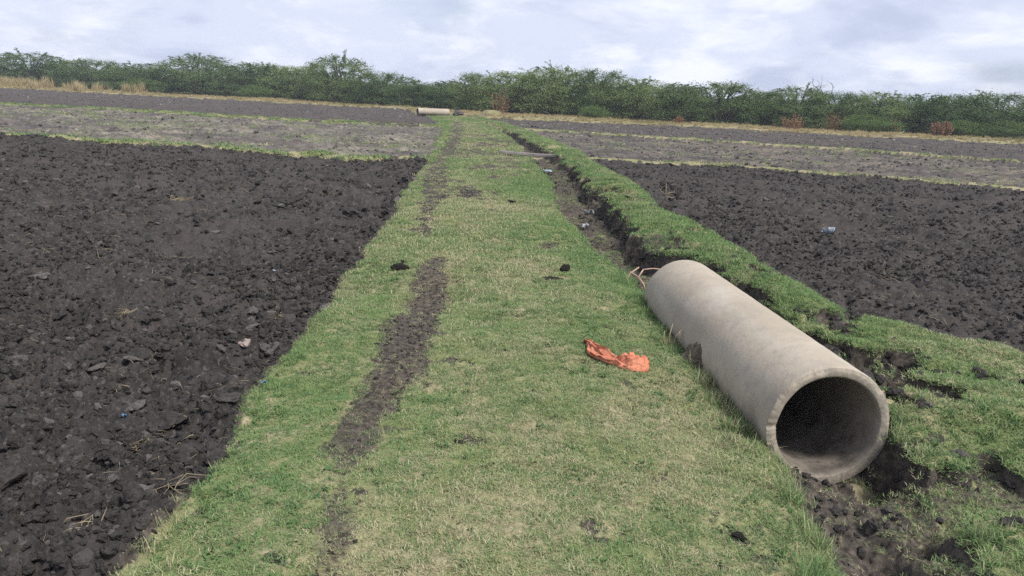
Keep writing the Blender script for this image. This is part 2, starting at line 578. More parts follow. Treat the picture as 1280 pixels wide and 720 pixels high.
class MB:
    """collects pieces of one mesh"""

    def __init__(self):
        self.v, self.f, self.n = [], [], 0

    def add(self, v, f):
        v = np.asarray(v, float)
        self.v.append(v)
        self.f += [tuple(int(i) + self.n for i in q) for q in f]
        self.n += len(v)

    def tube(self, pts, radii, sides=6, cap=True):
        pts = np.asarray(pts, float)
        n = len(pts)
        radii = np.broadcast_to(np.asarray(radii, float), (n,))
        tg = np.gradient(pts, axis=0)
        tg /= np.linalg.norm(tg, axis=1)[:, None] + 1e-9
        ref = np.array([0.31, 0.17, 0.93]) if abs(tg[0][2]) < .9 else np.array([1., .1, 0])
        s = np.cross(tg, ref)
        s /= np.linalg.norm(s, axis=1)[:, None] + 1e-9
        u = np.cross(s, tg)
        a = np.arange(sides) * 2 * math.pi / sides
        v = pts[:, None, :] + radii[:, None, None] * (np.cos(a)[None, :, None] * s[:, None, :] + np.sin(a)[None, :, None] * u[:, None, :])
        f = []
        for i in range(n - 1):
            for j in range(sides):
                k = (j + 1) % sides
                f.append((i * sides + j, i * sides + k, (i + 1) * sides + k, (i + 1) * sides + j))
        if cap:
            f.append(tuple(range(sides - 1, -1, -1)))
            f.append(tuple((n - 1) * sides + j for j in range(sides)))
        self.add(v.reshape(-1, 3), f)

    def mesh(self, name, mat, smooth=True):
        me = bpy.data.meshes.new(name)
        me.from_pydata(np.concatenate(self.v).tolist(), [], self.f)
        me.polygons.foreach_set('use_smooth', np.full(len(me.polygons), smooth, bool))
        me.materials.append(mat)
        me.update()
        return me


# ------------------------------------------------------------------ terrain sheet, cut into the pieces of the setting
def axis_rows():
    r = [-60, -40, -26, -16, -10, -6, -3.5, -1.8, -.6, .2, .7, 1.0, 1.2]
    y = 1.2
    while y < 24:
        y += max(.008, (.0045 if y < 16 else .0030) * y)
        r.append(y)
    while y < 44:
        y *= 1.0042
        r.append(y)
    while y < 100:
        y *= 1.0075
        r.append(y)
    while y < 1500:
        y *= 1.09
        r.append(y)
    return np.array(r)


def axis_cols():
    c = list(np.arange(-.76, .761, .0025))
    st, u = .004, .80
    ext = []
    while u < 14:
        u += st
        st *= 1.10
        ext.append(u)
    return np.array([-e for e in ext[::-1]] + c + ext)


rows, cols = axis_rows(), axis_cols()
wid = np.maximum(rows + .9, 2.2)
GX = cols[None, :] * wid[:, None]
GY = np.repeat(rows[:, None], len(cols), 1)
GZ, GZONE, GBARE = land(GX, GY)
nr, nc = GX.shape
VALL = np.stack([GX, GY, GZ], -1).reshape(-1, 3)
idx = np.arange(nr * nc).reshape(nr, nc)
FALL = np.stack([idx[:-1, :-1], idx[:-1, 1:], idx[1:, 1:], idx[1:, :-1]], -1).reshape(-1, 4)
fz = GZONE[:-1, :-1].reshape(-1)
gu = np.hypot(np.gradient(GZ, axis=0) / np.gradient(GY, axis=0), np.gradient(GZ, axis=1) / np.gradient(GX, axis=1))
steepm = sstep(gu, .95, 1.6) * np.isin(GZONE, [ZN['bank'], ZN['ditch'], ZN['path']]) * (GY < 40) * (GY > 1)
BAREV = np.maximum(GBARE, steepm).reshape(-1)

SETTING = [
    ('path', 'turf', ['path'], 'straight grassy path with a worn dark wheel track'),
    ('drainage_ditch', 'turf', ['ditch'], 'dark muddy ditch beside the grassy path'),
    ('grass_bank', 'turf', ['bank'], 'low eroded grassy bank right of the ditch'),
    ('ploughed_field', 'soil', ['l1'], 'near black ploughed field left of the path'),
    ('fallow_field', 'fallow', ['l2'], 'pale grey fallow plot beyond the left ploughed field'),
    ('ploughed_field', 'soil_far', ['l3'], 'far dark plot before the left shrubs'),
    ('ploughed_field', 'soil', ['r1'], 'near black ploughed field right of the bank'),
    ('fallow_field', 'fallow_r', ['r2'], 'streaky brown middle plot on the right'),
    ('ploughed_field', 'soil_far', ['r3'], 'far dark plot before the right shrubs'),
    ('field_bund', 'turf', ['bl1'], 'low green bund behind the near left field'),
    ('field_bund', 'turf', ['bl2'], 'low green bund behind the left fallow plot'),
    ('field_bund', 'turf', ['br1'], 'low pale bund behind the near right field'),
    ('field_bund', 'turf', ['br2'], 'low pale bund behind the right middle plot'),
    ('dry_verge', 'verge', ['verge'], 'straw coloured verge along the foot of the shrubs'),
    ('ground', 'scrub', ['scrub'], 'scrub floor under and beyond the shrubs'),
]
for nm, mk, zs, lab in SETTING:
    sel = np.isin(fz, [ZN[z] for z in zs])
    F = FALL[sel]
    used, inv = np.unique(F, return_inverse=True)
    me = mesh_np(nm, VALL[used], inv.reshape(-1, 4), M[mk], True, {'bare': BAREV[used]})
    tag(link(nm, me), lab, kind='structure')


# ------------------------------------------------------------------ scattering (geometry nodes, for what nobody could count)
def scatter(name, pts, rot, scl, pick, protos, label, cat, extra=None):
    me = bpy.data.meshes.new(name)
    n = len(pts)
    me.vertices.add(n)
    me.vertices.foreach_set('co', np.ascontiguousarray(pts, np.float32).ravel())
    a = me.attributes.new('rot', 'FLOAT_VECTOR', 'POINT')
    a.data.foreach_set('vector', np.ascontiguousarray(rot, np.float32).ravel())
    a = me.attributes.new('scl', 'FLOAT_VECTOR', 'POINT')
    if np.ndim(scl) == 1:
        scl = np.repeat(np.asarray(scl)[:, None], 3, 1)
    a.data.foreach_set('vector', np.ascontiguousarray(scl, np.float32).ravel())
    a = me.attributes.new('pick', 'INT', 'POINT')
    a.data.foreach_set('value', np.ascontiguousarray(pick, np.int32))
    for k, arr in (extra or {}).items():
        a = me.attributes.new(k, 'FLOAT', 'POINT')
        a.data.foreach_set('value', np.ascontiguousarray(arr, np.float32))
    ob = link(name, me)
    ng = bpy.data.node_groups.new(name, 'GeometryNodeTree')
    ng.interface.new_socket('Geometry', in_out='INPUT', socket_type='NodeSocketGeometry')
    ng.interface.new_socket('Geometry', in_out='OUTPUT', socket_type='NodeSocketGeometry')
    N, L = ng.nodes, ng.links
    gi, go = N.new('NodeGroupInput'), N.new('NodeGroupOutput')
    iop = N.new('GeometryNodeInstanceOnPoints')
    jn = N.new('GeometryNodeJoinGeometry')
    for p in reversed(protos):
        oi = N.new('GeometryNodeObjectInfo')
        oi.inputs['Object'].default_value = p
        oi.inputs['As Instance'].default_value = True
        L.new(oi.outputs['Geometry'], jn.inputs[0])

    def named(nm, ty):
        q = N.new('GeometryNodeInputNamedAttribute')
        q.data_type = ty
        q.inputs['Name'].default_value = nm
        return q.outputs['Attribute']
    L.new(gi.outputs[0], iop.inputs['Points'])
    L.new(jn.outputs[0], iop.inputs['Instance'])
    iop.inputs['Pick Instance'].default_value = True
    L.new(named('pick', 'INT'), iop.inputs['Instance Index'])
    L.new(named('rot', 'FLOAT_VECTOR'), iop.inputs['Rotation'])
    L.new(named('scl', 'FLOAT_VECTOR'), iop.inputs['Scale'])
    L.new(iop.outputs[0], go.inputs[0])
    md = ob.modifiers.new('scatter', 'NODES')
    md.node_group = ng
    tag(ob, label, cat, kind='stuff')
    return ob


def proto(name, me):
    return bpy.data.objects.new(name, me)        # shape for scatter() only; not linked to the scene


def tuft_mesh(name, seed, blades, radius, lmin, lmax, w, flat, mat):
    r = np.random.default_rng(seed)
    V, Fq, R1, R2 = [], [], [], []
    for b in range(blades):
        az, rr = r.uniform(0, 2 * math.pi), radius * math.sqrt(r.uniform())
        bx, by = rr * math.cos(az), rr * math.sin(az)
        L = r.uniform(lmin, lmax)
        d = r.uniform(0, 2 * math.pi)
        lean = r.uniform(*flat)                       # 0 upright .. 1 lying
        dx, dy = math.cos(d), math.sin(d)
        sx, sy = -dy * w * .5, dx * w * .5
        tw = r.uniform(-.6, .6)
        hz = lambda q: L * (q * math.cos(lean * 1.45) + .10 * q * (1 - q)) - .004
        ho = lambda q: L * (q * math.sin(lean * 1.45) * (.55 + .45 * q))
        n0 = len(V)
        for q, ww in ((0, 1.), (.5, .85)):
            V.append((bx + dx * ho(q) - sx * ww, by + dy * ho(q) - sy * ww, hz(q) - tw * w * ww * .5))
            V.append((bx + dx * ho(q) + sx * ww, by + dy * ho(q) + sy * ww, hz(q) + tw * w * ww * .5))
        V.append((bx + dx * ho(1), by + dy * ho(1), hz(1)))
        Fq += [(n0, n0 + 1, n0 + 3), (n0, n0 + 3, n0 + 2), (n0 + 2, n0 + 3, n0 + 4)]
        a, c = r.uniform(), r.uniform()
        R1 += [a] * 5
        R2 += [c] * 5
    return mesh_np(name, np.array(V), np.array(Fq), mat, False, {'rnd': R1, 'rnd2': R2})


TUFT = [proto('tuft', tuft_mesh('tuft', 10 + i, 46, .046, .010, .029, .0026, (.45, 1.05), M['grass'])) for i in range(4)]
M['weed'] = grass_mat('broad_weed', ((.085, .155, .060), (.125, .205, .080), (.075, .15, .07)), ((.16, .20, .09), (.20, .22, .11), (.14, .17, .08)), .7)
TUFT_WEED = [proto('weed', tuft_mesh('weed', 80 + i, 16, .035, .016, .042, .0085, (.45, .95), M['weed'])) for i in range(3)]
TUFT_MID = [proto('tuft_mid', tuft_mesh('tuft_mid', 20 + i, 40, .085, .02, .05, .0062, (.3, 1.0), M['grass'])) for i in range(4)]
TUFT_FAR = [proto('tuft_far', tuft_mesh('tuft_far', 30 + i, 44, .20, .03, .075, .014, (.25, .95), M['grass'])) for i in range(3)]
TUFT_TALL = [proto('tuft_tall', tuft_mesh('tuft_tall', 40 + i, 26, .035, .04, .095, .0034, (.1, .75), M['grass'])) for i in range(3)]
STRAW = [proto('straw_tuft', tuft_mesh('straw_tuft', 50 + i, 46, .20, .16, .48, .022, (.0, .7), M['straw'])) for i in range(3)]
REED = [proto('reed_tuft', tuft_mesh('reed_tuft', 60 + i, 46, .35, .6, 1.5, .05, (.0, .38), M['straw'])) for i in range(3)]
LITTER = [proto('stalk', tuft_mesh('stalk', 70 + i, 4, .13, .025, .10, .0030, (.88, 1.06), M['litter'])) for i in range(4)]


def rand_pts(n, x0, x1, y0, y1, seed):
    r = np.random.default_rng(seed)
    return r.uniform(x0, x1, n), r.uniform(y0, y1, n), r


def in_view(x, y, margin=.78):
    return np.abs(x) < margin * (y + .9)


def slope_at(x, y, z0, e=.03):
    zx, _, _ = land(x + e, y)
    zy, _, _ = land(x, y + e)
    return np.hypot(zx - z0, zy - z0) / e


def dryness(x, y):
    d = .29 + .40 * fbm(x * .9, y * .55, 401, 4, .6) + .24 * fbm(x * 6, y * 6, 405, 3, .6)
    mid = (E_left(y) + E_dl(y)) * .5
    d = d + .10 * (1 - sstep(np.abs(x - mid), .2, .9)) - .10 * sstep(mid - x, .5, 1.0) - .10 * sstep(x - mid, .8, 1.2)
    return d


def grass_layer(name, zones, y0, y1, per_m2, protos, seed, label, smin, smax, xlim=(-10, 5), keep=None, dry_off=0.0):
    area = (xlim[1] - xlim[0]) * (y1 - y0)
    x, y, r = rand_pts(int(area * per_m2), xlim[0], xlim[1], y0, y1, seed)
    ok = in_view(x, y)
    x, y = x[ok], y[ok]
    z, zn, bare = land(x, y)
    p = np.where(np.isin(zn, [ZN[q] for q in zones]), 1 - bare * .90, 0.0)
    if keep is not None:
        p = p * keep(x, y, zn)
    ok = r.uniform(size=len(x)) < p
    x, y, z, b = x[ok], y[ok], z[ok], bare[ok]
    sl = slope_at(x, y, z)
    ok = r.uniform(size=len(x)) < 1 - .9 * sstep(sl, .9, 2.1)
    x, y, z, b = x[ok], y[ok], z[ok], b[ok]
    n = len(x)
    rot = np.stack([r.uniform(-.15, .15, n), r.uniform(-.15, .15, n), r.uniform(0, 6.283, n)], -1)
    sc = r.uniform(smin, smax, n) * (1 - .35 * b)
    d = dryness(x, y) + .35 * b + dry_off
    return scatter(name, np.stack([x, y, z], -1), rot, sc, r.integers(0, len(protos), n), protos, label, 'grass', {'dry': d})


grass_layer('path_grass', ['path'], 1.3, 10, 2000, TUFT, 501, 'short grazed green and straw grass on the near path', .6, 1.1, (-2.0, 1.8), keep=lambda x, y, zn: 1 - .97 * sstep(y, 4.5, 10))
grass_layer('path_grass', ['path'], 4.5, 24, 460, TUFT_MID, 502, 'short grazed grass on the middle stretch of the path', .5, 1.05, (-3.0, 1.6), keep=lambda x, y, zn: sstep(y, 4.0, 10) * (1 - .95 * sstep(y, 14, 24)))
grass_layer('path_grass', ['path'], 13, 62, 75, TUFT_FAR, 503, 'short grass on the far stretch of the path', .5, 1.0, (-9, 1.5), keep=lambda x, y, zn: sstep(y, 12, 24))
grass_layer('bank_grass', ['bank'], 1.6, 11, 1300, TUFT, 504, 'green grass on the near broken bank', .8, 1.5, (1.2, 5.0), dry_off=-.01, keep=lambda x, y, zn: 1 - .95 * sstep(y, 5.5, 11))
grass_layer('bank_grass', ['bank'], 5, 24, 460, TUFT_MID, 505, 'green grass on the bank along the ditch', .6, 1.15, (.2, 3.4), dry_off=-.01, keep=lambda x, y, zn: sstep(y, 4.5, 11) * (1 - .95 * sstep(y, 16, 24)))
grass_layer('bank_grass', ['bank'], 15, 60, 75, TUFT_FAR, 506, 'green grass on the far end of the bank', .5, 1.0, (-7, 2.5), keep=lambda x, y, zn: sstep(y, 14, 24))
grass_layer('ditch_grass', ['ditch'], 1.6, 20, 900, TUFT, 507, 'sparse grass on the floor of the ditch', .8, 1.5, (.2, 2.4), dry_off=.02)
grass_layer('edge_grass', ['path', 'ditch'], 1.5, 6.6, 900, TUFT_TALL, 508, 'longer grass along the lip of the ditch by the near pipe', .6, 1.25, (.85, 1.5),
            keep=lambda x, y, zn: .75 * sstep(x - E_dl(y), -.32, .02) * (1 - sstep(x - E_dl(y), .12, .22)) * sstep(fbm(x * 4, y * 3, 431, 3), -.5, .3), dry_off=-.05)
grass_layer('edge_grass', ['path'], 1.4, 12, 260, TUFT_TALL, 509, 'longer grass fringe where the path meets the left field', .45, .95, (-1.9, -1.0),
            keep=lambda x, y, zn: .8 * (1 - sstep(x - E_left(y), .05, .28)), dry_off=.05)
grass_layer('edge_grass', ['bank'], 1.6, 14, 260, TUFT_TALL, 510, 'longer grass overhanging the broken edge of the bank', .5, 1.0, (1.2, 4.2),
            keep=lambda x, y, zn: .6 * (1 - sstep(x - E_dr(y), .1, .5)), dry_off=.12)
grass_layer('bund_grass', ['bl1', 'bl2'], 17, 46, 34, TUFT_FAR, 511, 'short green grass on the left field bunds', .8, 1.4, (-34, -2), dry_off=-.1)
grass_layer('bund_grass', ['br1', 'br2'], 10, 40, 34, TUFT_FAR, 512, 'short yellowish grass on the right field bunds', .6, 1.1, (-1, 32), dry_off=.16,
            keep=lambda x, y, zn: sstep(fbm(x * .7, y * .4, 491, 3), -.5, .3))
grass_layer('fallow_grass', ['l2'], 18, 42, 16, TUFT_FAR, 513, 'patchy grass and stubble over the left fallow plot', .6, 1.2, (-34, -2),
            keep=lambda x, y, zn: np.clip(.05 + .8 * sstep(fbm(x * .35, y * .9, 441, 4, .6), .2, .6), 0, 1), dry_off=.12)
grass_layer('fallow_grass', ['r2', 'r3'], 18, 60, 8, TUFT_FAR, 514, 'thin straw stubble over the right middle plot', .6, 1.1, (0, 42),
            keep=lambda x, y, zn: np.where(zn == ZN['r2'], np.clip(.10 + sstep(fbm(x * .3, y * 1.1, 451, 4, .6), .15, .5), 0, 1), .04), dry_off=.30)


grass_layer('weed_leaves', ['path', 'bank'], 1.4, 9, 130, TUFT_WEED, 515, 'broad dark green weeds among the short grass', .5, 1.15, (-2.0, 3.6),
            keep=lambda x, y, zn: np.clip(sstep(fbm(x * 1.4, y * 1.0, 495, 4, .6), .05, .45) * .8 + .05 + .45 * sstep(x - E_dl(y), -.55, -.1), 0, 1))


def verge_layer(name, n, x0, x1, protos, seed, label, smin, smax, keep):
    r = np.random.default_rng(seed)
    x = r.uniform(x0, x1, n)
    y = B_far(x) + r.uniform(-.2, 11, n) ** 1.0
    ok = in_view(x, y, .80) & (r.uniform(size=n) < keep(x, y))
    x, y = x[ok], y[ok]
    z, _, _ = land(x, y)
    n = len(x)
    rot = np.stack([r.uniform(-.1, .1, n), r.uniform(-.1, .1, n), r.uniform(0, 6.283, n)], -1)
    return scatter(name, np.stack([x, y, z - .01], -1), rot, r.uniform(smin, smax, n), r.integers(0, len(protos), n), protos, label, 'dry grass',
                   {'dry': .5 + .35 * fbm(x * .3, y * .3, 461, 3) + r.uniform(-.1, .1, n)})


verge_layer('verge_grass', 14000, -75, 52, STRAW, 521, 'dry straw grass along the foot of the shrubs', .22, .62,
            lambda x, y: np.clip(.55 + .5 * fbm(x * .3, y * .3, 471, 3), .05, 1))
verge_layer('reed_grass', 1000, -78, -40, REED, 522, 'tall yellow dry grass before the shrubs at the far left', .25, 1.1,
            lambda x, y: sstep(fbm(x * .4, y * .2, 481, 3), -.2, .35) * (1 - sstep(x, -50, -42)))


# ---- clods and crumbs of turned earth
def ico(sub):
    import bmesh
    bm = bmesh.new()
    bmesh.ops.create_icosphere(bm, subdivisions=sub, radius=1.0)
    v = np.array([p.co[:] for p in bm.verts])
    f = np.array([[q.index for q in p.verts] for p in bm.faces])
    bm.free()
    return v, f


ICO2, ICO3 = ico(2), ico(3)


def lump(name, seed, mat, base=ICO3, squash=(1, .8, .6), rough=.32, cuts=5, smooth=False):
    r = np.random.default_rng(seed)
    v, f = base[0].copy(), base[1]
    for k in range(cuts):                             # break faces off
        n = r.normal(size=3)
        n /= np.linalg.norm(n)
        d = v @ n
        lim = r.uniform(.45, .8)
        v = v - np.clip(d - lim, 0, None)[:, None] * n[None, :] * .92
    s = r.uniform(0, 50)
    q = fbm(v[:, 0] * 1.7 + s + v[:, 2] * .9, v[:, 1] * 1.7 - v[:, 2] * 1.1, seed, 5, .68)
    v = v * (1 + rough * q)[:, None] * np.array(squash)
    return mesh_np(name, v, f, mat, smooth)


def clod_mat(name, k):
    t = NT(name)
    oc = t.obj_coord()
    a = t.mix(t.noise(2.5, 5, .65, vec=oc, lo=.3, hi=.7), (.0255 * k, .0234 * k, .0224 * k), (.059 * k, .0544 * k, .0520 * k))
    a = t.mix(t.rng(t.rand(), .80, 1.05), a, (.125 * k, .116 * k, .110 * k))
    return t.surf(a, .95, t.bump(t.noise(3, 5, .65, vec=oc), .6, .05), .15)


M['clod'] = clod_mat('clay_clod', 1.0)
M['clod_far'] = clod_mat('clay_clod_dry', 2.0)
t = NT('dry_clay_flake')
oc = t.obj_coord()
M['flake'] = t.surf(t.mix(t.noise(3, 5, .6, vec=oc, lo=.35, hi=.65), (.065, .060, .057), (.125, .116, .108)), .9, t.bump(t.noise(6, 4, .6, vec=oc), .5, .1), .2)

CLOD = [proto('clod', lump('clod', 600 + i, M['clod'], ICO3, (1, .85, .66), .50, 5, False)) for i in range(8)]
CLOD_FAR = [proto('clod_far', lump('clod_far', 620 + i, M['clod_far'], ICO2, (1, .85, .6), .35, 4)) for i in range(4)]


def clod_layer(name, zones, y0, y1, xlim, per_m2, smed, ssig, smax, protos, seed, label, sink=.12, keep=None):
    x, y, r = rand_pts(int((xlim[1] - xlim[0]) * (y1 - y0) * per_m2), xlim[0], xlim[1], y0, y1, seed)
    ok = in_view(x, y)
    x, y = x[ok], y[ok]
    z, zn, bare = land(x, y)
    p = np.isin(zn, [ZN[q] for q in zones]) * np.clip(.55 + .8 * fbm(x * 1.3, y * 1.3, seed, 3), .08, 1)
    if keep is not None:
        p = p * keep(x, y)
    ok = r.uniform(size=len(x)) < p
    x, y, z = x[ok], y[ok], z[ok]
    n = len(x)
    s = np.clip(np.exp(r.normal(math.log(smed), ssig, n)), smed * .3, smax)
    rot = np.stack([r.normal(0, .5, n), r.normal(0, .5, n), r.uniform(0, 6.283, n)], -1)
    sc = s[:, None] * r.uniform(.75, 1.3, (n, 3))
    return scatter(name, np.stack([x, y, z + s * sink], -1), rot, sc, r.integers(0, len(protos), n), protos, label, 'soil')


clod_layer('soil_clods', ['l1'], 1.5, 7, (-6.0, -1.0), 2200, .011, .50, .04, CLOD, 701, 'dark clods of turned earth in the near left field')
clod_layer('soil_clods', ['l1'], 1.5, 7, (-6.0, -1.0), 110, .022, .38, .05, CLOD, 702, 'larger dark clods in the near left field')
clod_layer('soil_clods', ['l1'], 7, 21, (-17, -1.2), 180, .020, .45, .07, CLOD, 703, 'dark clods in the back of the left ploughed field')
clod_layer('soil_clods', ['l1'], 1.5, 20, (-2.9, -1.0), 130, .034, .38, .085, CLOD, 704, 'dark clods heaped along the path edge',
           keep=lambda x, y: 1 - sstep(E_left(y) - x, .05, .40))
clod_layer('soil_clods', ['r1'], 3.5, 12, (1.8, 11), 520, .013, .50, .045, CLOD, 705, 'dark clods of turned earth in the near right field')
clod_layer('soil_clods', ['r1'], 12, 22, (1.5, 18), 130, .021, .45, .065, CLOD, 706, 'dark clods in the back of the right ploughed field')
clod_layer('soil_clods', ['l3', 'l2'], 19, 90, (-70, -2), 5, .042, .40, .11, CLOD_FAR, 707, 'dry clods over the far left plots')
clod_layer('soil_clods', ['r2', 'r3'], 18, 60, (-3, 46), 11, .042, .40, .11, CLOD_FAR, 708, 'dry clods over the far right plots')
clod_layer('ditch_crumbs', ['ditch', 'bank'], 1.6, 20, (.2, 4), 420, .013, .5, .045, CLOD, 709, 'crumbs of dark mud fallen into the ditch',
           keep=lambda x, y: np.clip(land(x, y)[2] - .3, 0, 1))
def steep(x, y):
    return sstep(slope_at(x, y, land(x, y)[0], .05), .7, 1.4)


clod_layer('bank_clods', ['ditch', 'bank'], 1.6, 18, (.6, 4), 420, .026, .45, .07, CLOD, 711, 'dark clods breaking off the steep side of the bank', 0.0,
           keep=lambda x, y: steep(x, y) * (x > E_dl(y) + .45) * ((y > 3.6) | (x > 1.9)))
clod_layer('track_crumbs', ['path'], 1.5, 14, (-2, 1.4), 1500, .006, .45, .013, CLOD, 710, 'crumbs of dark earth on the worn track',
           keep=lambda x, y: np.clip(land(x, y)[2] - .25, 0, 1))


def litter_layer(name, zones, y0, y1, xlim, per_m2, seed, label, smin, smax, keep=None):
    x, y, r = rand_pts(int((xlim[1] - xlim[0]) * (y1 - y0) * per_m2), xlim[0], xlim[1], y0, y1, seed)
    z, zn, bare = land(x, y)
    p = np.isin(zn, [ZN[q] for q in zones]) * np.clip(.3 + .9 * fbm(x * 1.1, y * 1.1, seed, 3), .03, 1) * in_view(x, y)
    if keep is not None:
        p = p * keep(x, y, bare)
    ok = r.uniform(size=len(x)) < p
    x, y, z = x[ok], y[ok], z[ok]
    n = len(x)
    rot = np.stack([r.normal(0, .25, n), r.normal(0, .25, n), r.uniform(0, 6.283, n)], -1)
    scatter(name, np.stack([x, y, z + .018], -1), rot, r.uniform(smin, smax, n), r.integers(0, len(LITTER), n), LITTER, label, 'straw', {'dry': np.full(n, 1.0)})


litter_layer('straw_litter', ['l1'], 1.5, 12, (-9, -1.1), 45, 721, 'scattered straw stalks over the near left field', .5, 1.3)
litter_layer('straw_litter', ['l1'], 1.5, 9, (-2.2, -1.1), 90, 722, 'straw stalks along the left edge of the path', .4, 1.1, lambda x, y, b: 1 - sstep(E_left(y) - x, .1, .5))
litter_layer('straw_litter', ['r1'], 3.5, 16, (1.8, 13), 34, 723, 'scattered straw stalks over the near right field', .6, 1.5)
litter_layer('straw_litter', ['ditch', 'bank'], 1.6, 10, (.6, 4), 120, 724, 'straw stalks and dead grass in the ditch', .4, 1.1, lambda x, y, b: b)
litter_layer('straw_litter', ['path'], 1.5, 8, (-2, 1.4), 1100, 725, 'straw stalks on the worn track', .25, .6, lambda x, y, b: sstep(b, .2, .6))


# ------------------------------------------------------------------ shrubs of the tree line
def bark_mat(name, a, b):
    t = NT(name)
    oc = t.obj_coord()
    return t.surf(t.mix(t.noise(6, 4, .6, vec=oc, lo=.35, hi=.65), a, b), .9, None, .15)


M['bark'] = bark_mat('shrub_bark', (.075, .062, .050), (.13, .11, .09))
M['deadwood'] = bark_mat('dead_wood', (.10, .085, .075), (.17, .15, .135))


def foliage_mat(name, a, b, c, trans=.22):
    t = NT(name)
    col = t.mix(t.attr('rnd'), a, b)
    col = t.mix(t.rng(t.rand(), .3, 1.0), col, c)
    return t.leaf(col, trans)


M['leaf'] = foliage_mat('thornbush_leaves', (.064, .112, .048), (.140, .205, .084), (.185, .240, .094))
M['leaf_pale'] = foliage_mat('pale_green_leaves', (.085, .145, .048), (.16, .225, .08), (.13, .20, .07))
M['leaf_dead'] = foliage_mat('rust_brown_leaves', (.20, .115, .07), (.31, .185, .115), (.27, .165, .105))


